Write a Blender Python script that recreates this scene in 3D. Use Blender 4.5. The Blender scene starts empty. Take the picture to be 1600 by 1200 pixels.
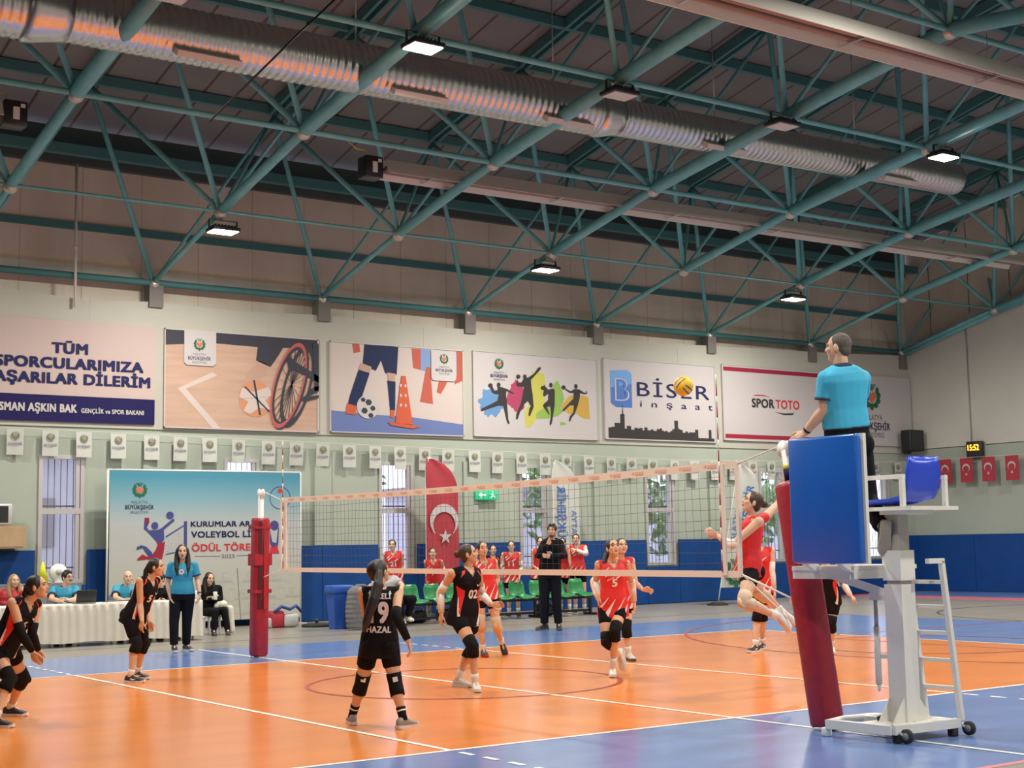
import bpy, bmesh, math, random
import numpy as np
from mathutils import Vector, Matrix
from mathutils.bvhtree import BVHTree

random.seed(7)
PI = math.pi
S = bpy.context.scene
COL = S.collection

# ------------------------------------------------------------------ camera, world, exposure
cam_data = bpy.data.cameras.new('camera')
cam = bpy.data.objects.new('camera', cam_data)
COL.objects.link(cam)
cam_data.sensor_fit = 'HORIZONTAL'
cam_data.sensor_width = 36.0
cam_data.lens = 36.0 * 2234.06 / 1600.0
cam_data.clip_end = 300
CY, CP, CR = 0.6120, 0.1113, -0.0179            # yaw, pitch, roll
cf = Vector((math.cos(CP) * math.sin(CY), math.cos(CP) * math.cos(CY), math.sin(CP)))
crt = Vector((math.cos(CY), -math.sin(CY), 0))
cup = crt.cross(cf)
c_, s_ = math.cos(CR), math.sin(CR)
rx, ux = crt * c_ + cup * s_, cup * c_ - crt * s_
cam.matrix_world = Matrix(((rx.x, ux.x, -cf.x, -9.0468), (rx.y, ux.y, -cf.y, -14.0101), (rx.z, ux.z, -cf.z, 1.5768), (0, 0, 0, 1)))
S.camera = cam
S.view_settings.view_transform = 'Standard'
S.view_settings.look = 'None'
S.view_settings.gamma = 1.0
S.view_settings.use_curve_mapping = False
S.view_settings.exposure = 0.0
S.cycles.use_denoising = True
S.cycles.max_bounces = 6

W = bpy.data.worlds.new('daylight')
S.world = W
W.use_nodes = True
bg = W.node_tree.nodes['Background']
bg.inputs[0].default_value = (0.78, 0.80, 1.0, 1)
bg.inputs[1].default_value = 2.3

LAMP_WATTS = 400
LAMP_SPREAD = math.radians(175)

# ------------------------------------------------------------------ colours and materials
def lin(h):
    h = h.lstrip('#')
    v = [int(h[i:i + 2], 16) / 255 for i in (0, 2, 4)]
    return tuple(x / 12.92 if x <= 0.04045 else ((x + 0.055) / 1.055) ** 2.4 for x in v) + (1,)

def mat(name, col, rough=0.6, metal=0.0, var=0.0, vs=4.0, bump=0.0, bs=40.0, emit=0.0, spec=None, stretch=None):
    m = bpy.data.materials.new(name)
    m.use_nodes = True
    nt = m.node_tree
    p = nt.nodes['Principled BSDF']
    c = lin(col) if isinstance(col, str) else tuple(col) + (1,)
    p.inputs['Base Color'].default_value = c
    p.inputs['Roughness'].default_value = rough
    p.inputs['Metallic'].default_value = metal
    if spec is not None:
        p.inputs['Specular IOR Level'].default_value = spec
    if emit:
        p.inputs['Emission Color'].default_value = c
        p.inputs['Emission Strength'].default_value = emit
    tc = None
    if var or bump:
        tc = nt.nodes.new('ShaderNodeTexCoord')
        src = tc.outputs['Object']
        if stretch:
            mp = nt.nodes.new('ShaderNodeMapping')
            mp.inputs['Scale'].default_value = stretch
            nt.links.new(src, mp.inputs['Vector'])
            src = mp.outputs[0]
    if var:
        n = nt.nodes.new('ShaderNodeTexNoise')
        n.inputs['Scale'].default_value = vs
        n.inputs['Detail'].default_value = 4
        nt.links.new(src, n.inputs['Vector'])
        r = nt.nodes.new('ShaderNodeValToRGB')
        r.color_ramp.elements[0].position = 0.3
        r.color_ramp.elements[1].position = 0.7
        r.color_ramp.elements[0].color = tuple(x * (1 - var) for x in c[:3]) + (1,)
        r.color_ramp.elements[1].color = tuple(min(1, x * (1 + var)) for x in c[:3]) + (1,)
        nt.links.new(n.outputs['Fac'], r.inputs[0])
        nt.links.new(r.outputs[0], p.inputs['Base Color'])
    if bump:
        n2 = nt.nodes.new('ShaderNodeTexNoise')
        n2.inputs['Scale'].default_value = bs
        nt.links.new(src, n2.inputs['Vector'])
        b = nt.nodes.new('ShaderNodeBump')
        b.inputs['Strength'].default_value = bump
        b.inputs['Distance'].default_value = 0.02
        nt.links.new(n2.outputs['Fac'], b.inputs['Height'])
        nt.links.new(b.outputs[0], p.inputs['Normal'])
    return m

M = {}
def mk(key, *a, **k):
    M[key] = mat(key, *a, **k)
mk('floor_orange', (0.76, 0.232, 0.040), 0.20, var=0.09, vs=1.6, spec=0.45, stretch=(.35, 1, 1), bump=0.03, bs=2.0)
mk('floor_blue', (0.135, 0.225, 0.49), 0.20, var=0.10, vs=2.2, spec=0.45, stretch=(.4, 1, 1), bump=0.03, bs=2.0)
mk('floor_grey', (0.255, 0.235, 0.205), 0.28, var=0.08, vs=1.2, spec=0.3)
mk('line_white', (0.86, 0.82, 0.74), 0.5)
mk('line_red', (0.33, 0.035, 0.03), 0.5)
mk('line_black', (0.05, 0.05, 0.06), 0.5)
mk('band_red', (0.50, 0.13, 0.16), 0.5)
mk('wall_white', (0.54, 0.53, 0.48), 0.85, var=0.05, vs=0.7)
mk('wall_mint', (0.35, 0.39, 0.33), 0.8, var=0.04, vs=0.8)
mk('wall_beige', (0.43, 0.42, 0.365), 0.85, var=0.04, vs=0.8)
mk('pad_blue_wall', (0.006, 0.052, 0.215), 0.6, var=0.08, vs=3, spec=.22)
mk('brown_board', (0.64, 0.57, 0.47), 0.8, var=0.12, vs=0.9, stretch=(1, 1, .25))
mk('post_grey', (0.17, 0.155, 0.14), 0.7)
mk('board_seam', (0.50, 0.41, 0.33), 0.8)
mk('roof_sheet', (0.205, 0.20, 0.195), 0.8, var=0.10, vs=0.5)
mk('eave_dark', (0.06, 0.085, 0.085), 0.7)
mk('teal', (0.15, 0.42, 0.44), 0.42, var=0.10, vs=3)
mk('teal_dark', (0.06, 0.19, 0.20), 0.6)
mk('steel', (0.52, 0.50, 0.47), 0.35, metal=0.85)
mk('node_steel', (0.55, 0.50, 0.43), 0.4, metal=0.7)
mk('duct', (0.62, 0.60, 0.58), 0.30, metal=1.0, var=0.05, vs=6)
mk('heater_shell', (0.66, 0.62, 0.56), 0.5, metal=0.2)
mk('heater_tube', (0.30, 0.22, 0.19), 0.5, metal=0.4)
mk('black', (0.012, 0.012, 0.014), 0.5)
mk('black_plastic', (0.02, 0.02, 0.022), 0.35)
mk('rubber', (0.03, 0.03, 0.03), 0.8)
mk('grey_plastic', (0.25, 0.25, 0.26), 0.5)
mk('white', (0.80, 0.79, 0.76), 0.55)
mk('white_paint', (0.74, 0.73, 0.69), 0.35)
mk('grey_paint', (0.42, 0.41, 0.38), 0.45, metal=0.2)
mk('print_white', (0.48, 0.445, 0.445), 0.6)
mk('print_pink', (0.47, 0.37, 0.345), 0.6)
mk('navy', (0.016, 0.013, 0.075), 0.6)
mk('navy_text', (0.018, 0.02, 0.085), 0.6)
mk('grey_text', (0.14, 0.15, 0.17), 0.6)
mk('lightgrey', (0.45, 0.45, 0.44), 0.6)
mk('red_text', (0.52, 0.04, 0.05), 0.6)
mk('leaf_green', (0.03, 0.13, 0.07), 0.6)
mk('apricot', (0.55, 0.16, 0.08), 0.6)
mk('turkish_red', (0.36, 0.028, 0.042), 0.65)
mk('faded_green', (0.15, 0.18, 0.12), 0.7)
mk('faded_apricot', (0.33, 0.22, 0.14), 0.7)
mk('faded_blue', (0.16, 0.18, 0.25), 0.7)
mk('pennant', (0.50, 0.51, 0.47), 0.7)
mk('net_cord', (0.07, 0.07, 0.065), 0.8)
mk('net_tape', (0.86, 0.74, 0.62), 0.6)
mk('net_print', (0.76, 0.47, 0.37), 0.6)
mk('post_red', (0.36, 0.012, 0.028), 0.42, var=0.10, vs=9, bump=0.25, bs=14)
mk('post_red_dark', (0.05, 0.008, 0.01), 0.7)
mk('rope', (0.78, 0.72, 0.62), 0.7)
mk('vinyl_blue', (0.012, 0.115, 0.50), 0.28, var=0.05, vs=4)
mk('seat_blue', (0.018, 0.065, 0.62), 0.3)
mk('seat_green', (0.008, 0.20, 0.055), 0.35, var=0.08, vs=5)
mk('frame_alu', (0.50, 0.48, 0.48), 0.4, metal=0.3)
mk('bar_dark', (0.09, 0.085, 0.10), 0.6)
mk('ball_yellow', (0.85, 0.52, 0.015), 0.45)
mk('ball_blue', (0.06, 0.07, 0.20), 0.45)
mk('cloth_white', (0.70, 0.66, 0.58), 0.8, var=0.03, vs=6)
mk('wood_box', (0.42, 0.28, 0.16), 0.6, var=0.1, vs=4)
mk('cone_yellow', (0.62, 0.62, 0.02), 0.5)
mk('exit_green', (0.01, 0.42, 0.20), 0.5, emit=0.5)
mk('screen', (0.02, 0.025, 0.03), 0.2)
mk('led_amber', (1.0, 0.35, 0.02), 0.5, emit=6)
mk('lamp_on', (1.0, 0.97, 0.86), 0.5, emit=28)
mk('lamp_off', (0.55, 0.53, 0.51), 0.4)
mk('yellow_wire', (0.65, 0.48, 0.05), 0.5)
mk('bin_blue', (0.02, 0.09, 0.42), 0.45)
mk('grey_fabric', (0.16, 0.155, 0.16), 0.85, var=0.15, vs=14)
mk('red_fabric', (0.40, 0.025, 0.04), 0.7)
mk('blue_fabric', (0.035, 0.06, 0.26), 0.7)
mk('cream_fur', (0.74, 0.70, 0.60), 0.95, var=0.08, vs=40, bump=0.5, bs=120)
mk('outside_ground', (0.42, 0.42, 0.44), 0.9, var=0.1, vs=0.6)
mk('outside_wall', (0.62, 0.62, 0.70), 0.9, var=0.12, vs=0.7)
mk('outside_roof', (0.35, 0.33, 0.36), 0.9)
mk('foliage', (0.30, 0.42, 0.20), 0.8, var=0.5, vs=5)

# glass for the window panes
g = mat('pane_glass', (0.9, 0.93, 1.0), 0.02)
gn = g.node_tree
mx = gn.nodes.new('ShaderNodeMixShader'); tr = gn.nodes.new('ShaderNodeBsdfTransparent'); gl = gn.nodes.new('ShaderNodeBsdfGlossy')
gl.inputs['Roughness'].default_value = 0.03
mx.inputs[0].default_value = 0.06
gn.links.new(tr.outputs[0], mx.inputs[1]); gn.links.new(gl.outputs[0], mx.inputs[2])
gn.links.new(mx.outputs[0], gn.nodes['Material Output'].inputs['Surface'])
M['glass'] = g

# seams every metre on the roof sheets
nt = M['roof_sheet'].node_tree
tc = nt.nodes.new('ShaderNodeTexCoord'); sx = nt.nodes.new('ShaderNodeSeparateXYZ')
nt.links.new(tc.outputs['Object'], sx.inputs[0])
md = nt.nodes.new('ShaderNodeMath'); md.operation = 'PINGPONG'; md.inputs[1].default_value = 0.5
nt.links.new(sx.outputs[0], md.inputs[0])
lt = nt.nodes.new('ShaderNodeMath'); lt.operation = 'LESS_THAN'; lt.inputs[1].default_value = 0.03
nt.links.new(md.outputs[0], lt.inputs[0])
mxr = nt.nodes.new('ShaderNodeMix'); mxr.data_type = 'RGBA'
old = nt.nodes['Principled BSDF'].inputs['Base Color'].links[0].from_socket
nt.links.new(lt.outputs[0], mxr.inputs[0]); nt.links.new(old, mxr.inputs[6]); mxr.inputs[7].default_value = (0.10, 0.07, 0.065, 1)
nt.links.new(mxr.outputs[2], nt.nodes['Principled BSDF'].inputs['Base Color'])

# ------------------------------------------------------------------ mesh helpers
def V(*a):
    return Vector(a[0]) if len(a) == 1 else Vector(a)

def frame_of(d):
    d = d.normalized()
    a = Vector((0, 0, 1)) if abs(d.z) < 0.9 else Vector((1, 0, 0))
    x = d.cross(a).normalized()
    return x, d.cross(x).normalized()

class MB:
    def __init__(self):
        self.v, self.f, self.m, self.s = [], [], [], []
    def add(self, vs, fs, mi=0, smooth=False):
        b = len(self.v)
        self.v += [tuple(p) for p in vs]
        for f in fs:
            self.f.append(tuple(b + i for i in f)); self.m.append(mi); self.s.append(smooth)
        return self
    def box(self, c, s, rz=0.0, mi=0, R=None):
        c = V(c); hx, hy, hz = s[0] / 2, s[1] / 2, s[2] / 2
        R = R or Matrix.Rotation(rz, 3, 'Z')
        vs = [c + R @ Vector((x * hx, y * hy, z * hz)) for x in (-1, 1) for y in (-1, 1) for z in (-1, 1)]
        return self.add(vs, [(0, 1, 3, 2), (4, 6, 7, 5), (0, 4, 5, 1), (2, 3, 7, 6), (0, 2, 6, 4), (1, 5, 7, 3)], mi)
    def rbox(self, c, s, b, rz=0.0, mi=0, R=None, seg=2):
        bm = bmesh.new()
        bmesh.ops.create_cube(bm, size=1)
        for v in bm.verts:
            v.co = Vector((v.co.x * s[0], v.co.y * s[1], v.co.z * s[2]))
        bmesh.ops.bevel(bm, geom=bm.edges[:], offset=b, segments=seg, profile=0.5, affect='EDGES')
        R = R or Matrix.Rotation(rz, 3, 'Z'); c = V(c)
        bm.verts.index_update()
        self.add([c + R @ v.co for v in bm.verts], [[v.index for v in f.verts] for f in bm.faces], mi, True)
        bm.free()
        return self
    def bar(self, p, q, w, h=None, mi=0, upv=None):
        """rectangular bar from p to q"""
        p, q = V(p), V(q); h = h or w
        d = (q - p).normalized()
        u = upv or (Vector((0, 0, 1)) if abs(d.z) < 0.95 else Vector((1, 0, 0)))
        x = d.cross(u).normalized(); y = x.cross(d)
        vs = [e + x * (i * w / 2) + y * (j * h / 2) for e in (p, q) for i, j in ((-1, -1), (1, -1), (1, 1), (-1, 1))]
        return self.add(vs, [(0, 3, 2, 1), (4, 5, 6, 7), (0, 1, 5, 4), (1, 2, 6, 5), (2, 3, 7, 6), (3, 0, 4, 7)], mi)
    def tube(self, pts, r, n=8, mi=0, cap=True, closed=False):
        pts = [V(p) for p in pts]
        rr = r if isinstance(r, (list, tuple)) else [r] * len(pts)
        vs, fs = [], []
        x0 = None
        N = len(pts)
        for i, p in enumerate(pts):
            if closed:
                d = pts[(i + 1) % N] - pts[i - 1]
            else:
                d = pts[min(i + 1, N - 1)] - pts[max(i - 1, 0)]
            if x0 is None:
                x, y = frame_of(d)
            else:
                dn = d.normalized(); x = (x0 - dn * x0.dot(dn)).normalized(); y = dn.cross(x)
            x0 = x
            for k in range(n):
                a = 2 * PI * k / n
                vs.append(p + (x * math.cos(a) + y * math.sin(a)) * rr[i])
        for i in range(N if closed else N - 1):
            j = (i + 1) % N
            for k in range(n):
                fs.append((i * n + k, i * n + (k + 1) % n, j * n + (k + 1) % n, j * n + k))
        if cap and not closed:
            fs.append(tuple(range(n - 1, -1, -1))); fs.append(tuple((N - 1) * n + k for k in range(n)))
        return self.add(vs, fs, mi, True)
    def loft(self, rings, mi=0, smooth=True, cap=True, closed=True):
        n = len(rings[0]); vs = [p for r in rings for p in r]; fs = []
        for i in range(len(rings) - 1):
            for k in range(n if closed else n - 1):
                fs.append((i * n + k, i * n + (k + 1) % n, (i + 1) * n + (k + 1) % n, (i + 1) * n + k))
        if cap and closed:
            fs.append(tuple(range(n - 1, -1, -1))); fs.append(tuple((len(rings) - 1) * n + k for k in range(n)))
        return self.add(vs, fs, mi, smooth)
    def ell(self, c, ax, n=12, m=8, mi=0):
        c = V(c); X, Y, Z = [V(a) for a in ax]
        vs = [c - Z]; fs = []
        for i in range(1, m):
            t = -PI / 2 + PI * i / m
            for k in range(n):
                a = 2 * PI * k / n
                vs.append(c + (X * math.cos(a) + Y * math.sin(a)) * math.cos(t) + Z * math.sin(t))
        vs.append(c + Z)
        for k in range(n):
            fs.append((0, 1 + (k + 1) % n, 1 + k))
        for i in range(m - 2):
            for k in range(n):
                a = 1 + i * n
                fs.append((a + k, a + (k + 1) % n, a + n + (k + 1) % n, a + n + k))
        a = 1 + (m - 2) * n
        for k in range(n):
            fs.append((a + k, a + (k + 1) % n, len(vs) - 1))
        return self.add(vs, fs, mi, True)
    def ball(self, c, r, n=12, m=8, mi=0):
        return self.ell(c, ((r, 0, 0), (0, r, 0), (0, 0, r)), n, m, mi)
    def caps(self, p0, p1, r0, r1, n=10, flat=False, mi=0):
        """tapered capsule"""
        p0, p1 = V(p0), V(p1)
        d = p1 - p0
        if d.length < 1e-5:
            return self.ball(p0, max(r0, r1), n, 6, mi)
        d = d.normalized()
        if flat:
            return self.tube([p0, p1], [r0, r1], n, mi)
        pts, rr = [], []
        for t in (0.98, 0.7, 0.35):
            pts.append(p0 - d * r0 * t); rr.append(r0 * math.sqrt(1 - t * t))
        pts += [p0, p1]; rr += [r0, r1]
        for t in (0.35, 0.7, 0.98):
            pts.append(p1 + d * r1 * t); rr.append(r1 * math.sqrt(1 - t * t))
        return self.tube(pts, rr, n, mi)
    def prism(self, poly, o, ux_, uy_, d, mi=0):
        """poly in 2D extruded by vector d"""
        o, ux_, uy_, d = V(o), V(ux_), V(uy_), V(d)
        a = [o + ux_ * p[0] + uy_ * p[1] for p in poly]
        n = len(a)
        area = sum(poly[i][0] * poly[(i + 1) % n][1] - poly[(i + 1) % n][0] * poly[i][1] for i in range(n))
        vs = a + [p + d for p in a]
        fs = [tuple(range(n)), tuple(range(2 * n - 1, n - 1, -1))] + [((i + 1) % n, i, n + i, n + (i + 1) % n) for i in range(n)]
        nrm = ux_.cross(uy_)
        flip = (nrm.dot(d) > 0) == (area > 0)
        if flip:
            fs = [tuple(reversed(f)) for f in fs]
        return self.add(vs, fs, mi)
    def mesh(self, name, mats):
        me = bpy.data.meshes.new(name)
        me.from_pydata(self.v, [], self.f)
        mats = mats if isinstance(mats, (list, tuple)) else [mats]
        for x in mats:
            me.materials.append(M[x] if isinstance(x, str) else x)
        me.polygons.foreach_set('material_index', self.m)
        me.polygons.foreach_set('use_smooth', self.s)
        me.update()
        return me
    def build(self, name, mats, parent=None, loc=None):
        o = bpy.data.objects.new(name, self.mesh(name, mats))
        COL.objects.link(o)
        if parent is not None:
            o.parent = parent
        if loc is not None:
            o.location = loc
        return o

def tag(o, label, cat, group=None):
    o['label'] = label; o['category'] = cat
    if group:
        o['group'] = group
    return o

def thing(name, label, cat, loc=(0, 0, 0), rz=0.0, group=None):
    o = bpy.data.objects.new(name, None)
    o.empty_display_size = 0.1
    COL.objects.link(o)
    o.location = loc; o.rotation_euler = (0, 0, rz)
    return tag(o, label, cat, group)

def struct(name, mb, mats, label=None):
    o = mb.build(name, mats)
    o['kind'] = 'structure'
    if label:
        o['label'] = label
    return o

def kids(o):
    return [c for c in bpy.data.objects if c.parent == o]

def copy_tree(o, parent=None, ch=None):
    c = o.copy(); COL.objects.link(c)
    if parent is not None:
        c.parent = parent
    for k in (ch if ch is not None else list(o.children)):
        copy_tree(k, c)
    return c

# ------------------------------------------------------------------ lettering and emblems
def text_mesh(s, bold=0.0, space=1.0):
    cu = bpy.data.curves.new('t', 'FONT')
    cu.body = s; cu.size = 1.0; cu.space_character = space + 1.6 * max(0, bold)
    cu.resolution_u = 3
    ob = bpy.data.objects.new('t', cu)
    COL.objects.link(ob)
    me = bpy.data.meshes.new_from_object(ob)
    bpy.data.objects.remove(ob); bpy.data.curves.remove(cu)
    co = np.zeros(len(me.vertices) * 3); me.vertices.foreach_get('co', co)
    co = co.reshape(-1, 3)
    fs = [tuple(p.vertices) for p in me.polygons]
    bpy.data.meshes.remove(me)
    co = co[:, :2]
    if bold > .008:                                  # heavier strokes: the outline repeated with small shifts
        n = len(co); b = bold * .8
        sh = [(-b, -b * .6), (b, -b * .6), (-b, b * .6), (b, b * .6)]
        co = np.concatenate([np.c_[co + np.array(d), np.full(n, .0004 * k)] for k, d in enumerate(sh)])
        fs = [tuple(i + n * k for i in f) for k in range(4) for f in fs]
    else:
        co = np.c_[co, np.zeros(len(co))]
    return co, fs

def add_text(mb, s, o, ux_, uy_, w=None, h=None, bold=0.012, center=True, space=1.0, mi=0, lift=0.0, skew=0.0):
    """flat lettering: o = middle (or left) of the baseline, w = total width, h = cap height"""
    co, fs = text_mesh(s, bold, space)
    o, ux_, uy_ = V(o), V(ux_), V(uy_)
    x0, x1 = co[:, 0].min(), co[:, 0].max()
    sy = (h / 0.73) if h else None
    sx = (w / (x1 - x0)) if w else sy
    sy = sy or sx
    off = (x0 + x1) / 2 if center else x0
    nrm = ux_.cross(uy_)
    mb.add([o + ux_ * ((p[0] - off) * sx + skew * p[1] * sy) + uy_ * (p[1] * sy) + nrm * (lift + p[2]) for p in co], fs, mi)
    return mb

def add_emblem(mb, o, ux_, uy_, r, g=0, a=1, lift=0.0):
    """wreath of dark leaves open at the top around an apricot heart (material indices g, a)"""
    o, ux_, uy_ = V(o), V(ux_), V(uy_)
    nr = ux_.cross(uy_) * lift
    P = lambda x, y: o + ux_ * x * r + uy_ * y * r + nr
    for i in range(9):
        t = math.radians(-90 + (i - 4) * 31)
        for dr, ln in ((0.80, 0.22),):
            c, s = math.cos(t), math.sin(t)
            q = [(-0.22, 0), (-0.10, 0.15), (0.14, 0.13), (0.25, 0), (0.14, -0.15), (-0.10, -0.15)]
            tw = t + (0.9 if i > 4 else -0.9 if i < 4 else 0)
            c2, s2 = math.cos(tw), math.sin(tw)
            pts = [(c * dr + (u * c2 - v * s2) * 1.35, s * dr + (u * s2 + v * c2) * 1.35) for u, v in q]
            mb.add([P(*p) for p in pts], [tuple(range(6))], g)
    for k in range(5):
        x = (k - 2) * 0.16
        pts = [(x * 0.45 - 0.03, 0.5), (x * 0.45 + 0.03, 0.5), (x * 1.5 + 0.06, 0.98), (x * 1.5 - 0.06, 0.98)]
        mb.add([P(*p) for p in pts], [(0, 1, 2, 3)], g)
    ht = []
    for i in range(24):
        t = 2 * PI * i / 24
        ht.append((0.034 * 16 * math.sin(t) ** 3, 0.034 * (13 * math.cos(t) - 5 * math.cos(2 * t) - 2 * math.cos(3 * t) - math.cos(4 * t)) - 0.05))
    mb.add([P(*p) for p in ht], [tuple(range(23, -1, -1))], a)
    return mb

X_, Z_ = Vector((1, 0, 0)), Vector((0, 0, 1))

# ================================================================== THE SETTING
YB, XR = 13.97, 25.11            # back wall and right wall planes
XL, YF = -27.0, -18.0            # the hall runs on behind the camera and to the left

# floor: court colours laid as tiles of one floor, lines 2 mm above
fl = MB()
xs = [XL, -13.7, -9, 9, 13.7, 20.8, 22.2, XR + .2]
ys = [YF, -7.65, -4.5, 4.5, 7.65, YB + .2]
for i in range(len(xs) - 1):
    for j in range(len(ys) - 1):
        mx_, my_ = (xs[i] + xs[i + 1]) / 2, (ys[j] + ys[j + 1]) / 2
        k = 2
        if abs(mx_) < 9 and abs(my_) < 4.5:
            k = 0
        elif abs(mx_) < 13.7 and abs(my_) < 7.65:
            k = 1
        elif mx_ > 22.2:
            k = 1
        elif mx_ > 20.8:
            k = 6
        fl.add([(xs[i], ys[j], 0), (xs[i + 1], ys[j], 0), (xs[i + 1], ys[j + 1], 0), (xs[i], ys[j + 1], 0)], [(0, 1, 2, 3)], k)
def fline(x0, y0, x1, y1, w=0.05, mi=3, z=0.002):
    d = Vector((x1 - x0, y1 - y0, 0)).normalized(); n = Vector((-d.y, d.x, 0)) * w / 2
    a, b = Vector((x0, y0, z)), Vector((x1, y1, z))
    fl.add([a - n, b - n, b + n, a + n], [(0, 1, 2, 3)], mi)
for y in (-4.475, 4.475):
    fline(-9, y, 9, y)
for x in (-8.975, 8.975):
    fline(x, -4.5, x, 4.5)
fline(0, -7.65, 0, 7.65, z=.003)
for x in (-3.0, 3.0):
    fline(x, -4.5, x, 4.5, z=.003)
    for k in range(6):
        for s in (-1, 1):
            fline(x, s * (4.62 + .33 * k), x, s * (4.80 + .33 * k), z=.003)
def farc(cx, cy, r, a0, a1, w=0.05, mi=4, n=64, z=0.004):
    vs = []
    for i in range(n + 1):
        a = math.radians(a0 + (a1 - a0) * i / n)
        for q in (r - w / 2, r + w / 2):
            vs.append((cx + q * math.cos(a), cy + q * math.sin(a), z))
    fl.add(vs, [(2 * i, 2 * i + 2, 2 * i + 3, 2 * i + 1) for i in range(n)], mi)
farc(0.1, 0.08, 1.80, 0, 360)
for s in (1, -1):
    farc(s * 12.425, 0, 6.7, 90 if s > 0 else -90, 270 if s > 0 else 90)
    fline(s * 12.425, 6.7, s * 13.9, 6.7, mi=4); fline(s * 12.425, -6.7, s * 13.9, -6.7, mi=4)
    farc(s * 8.2, 0, 1.8, 0, 360)
    fline(s * 8.2, -2.45, s * 8.2, 2.45, mi=4)
    fline(s * 8.2, 2.45, s * 13.9, 2.45, mi=4); fline(s * 8.2, -2.45, s * 13.9, -2.45, mi=4)
farc(17.8, 2.5, 3.9, 60, 300, mi=5)
fline(-20, 9.2, 20, 9.2, mi=5, w=.04)
fline(-13.7, -7.66, 13.7, -7.66, mi=6, w=.07)
struct('floor', fl, ['floor_orange', 'floor_blue', 'floor_grey', 'line_white', 'line_red', 'line_black', 'band_red'])

# back wall: piers and bands round the window openings, white hoarding above
WIN = [(-8.5, -7.62), (-4.55, -3.7), (-0.66, 0.23), (3.18, 3.98), (6.89, 7.78), (10.74, 11.61), (14.66, 15.63), (18.70, 19.64), (22.80, 23.95)]
WZ0, WZ1, LOW = 0.97, 3.46, 4.02
bw = MB()
def wbox(x0, x1, z0, z1, y0=YB, y1=YB + .3, mi=0):
    bw.box(((x0 + x1) / 2, (y0 + y1) / 2, (z0 + z1) / 2), (x1 - x0, y1 - y0, z1 - z0), mi=mi)
wbox(XL, XR + .3, 0, WZ0); wbox(XL, XR + .3, WZ1, LOW)
px = XL
for a, b in WIN:
    wbox(px, a, WZ0, WZ1); px = b
wbox(px, XR + .3, WZ0, WZ1)
for k in range(-7, 6):                                     # pilasters under the roof nodes
    x = 1.617 + 3.857 * k
    wbox(x - .2, x + .2, 1.62, 3.5, YB - .06, YB)
top = [(XL, 6.66), (-1.47, 6.67), (-.73, 6.63), (.16, 6.57), (1.62, 6.65), (3.46, 6.6), (5.44, 6.67), (7.2, 6.64), (8.61, 6.62), (9.87, 6.63),
       (13.18, 6.69), (14.64, 6.68), (16.87, 6.74), (21.81, 6.84), (XR + .3, 6.97)]
bw.prism([(XL, LOW), (XR + .3, LOW)] + top[::-1], (0, YB - .03, 0), (1, 0, 0), (0, 0, 1), (0, .3, 0), 1)
for x in (0.3, 4.2, 8.1, 12.0, 15.9, 19.8, 23.7):          # cloth seams of the hoarding
    bw.box((x, YB - .032, 6.35), (.012, .008, .5), mi=2)
struct('wall_back', bw, ['wall_mint', 'wall_beige', 'lightgrey'])

# right wall with its sloping top
rw = MB()
rw.box((XR + .15, (YB + YF) / 2, LOW / 2 + .06), (.3, YB - YF, LOW + .12))
prof = [(YB, 6.97), (13.84, 7.01), (12.74, 7.46), (11.8, 7.92), (10.92, 8.09), (9.86, 8.25), (6, 8.9), (0, 9.7), (-6, 8.9), (-9.86, 8.25), (YF, 6.9)]
rw.prism([(YF, LOW + .1)] + prof[::-1] + [(YB, LOW + .1)], (XR, 0, 0), (0, 1, 0), (0, 0, 1), (.25, 0, 0), 1)
rw.box((XR + .02, 11.85, 5.9), (.04, .07, 4.0), mi=1)
rw.box((XR + .02, 11.45, 2.9), (.06, .12, 2.6), mi=0)
struct('wall_right', rw, ['wall_mint', 'wall_white'])

# blue wall padding as a tall baseboard
bb = MB()
edges = [XL] + [v for w in WIN for v in (w[0] - .06, w[1] + .06)] + [XR - .03]
for i in range(0, len(edges), 2):
    a, b = edges[i], edges[i + 1]
    n = max(1, round((b - a) / 1.5))
    for k in range(n):
        x0, x1 = a + (b - a) * k / n, a + (b - a) * (k + 1) / n
        bb.box(((x0 + x1) / 2, YB - .075, .815), (x1 - x0 - .012, .05, 1.60))
    if i + 2 < len(edges):
        c, d = edges[i + 1], edges[i + 2]
        bb.box(((c + d) / 2, YB - .075, .475), (d - c - .012, .05, .92))
struct('baseboard_back', bb, 'pad_blue_wall')
bb = MB()
y = YB - .06
while y > YF + .2:
    y1 = max(y - 2.0, YF)
    bb.box((XR - .03, (y + y1) / 2, .815), (.05, y - y1 - .014, 1.60)); y = y1
struct('baseboard_right', bb, 'pad_blue_wall')

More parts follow.
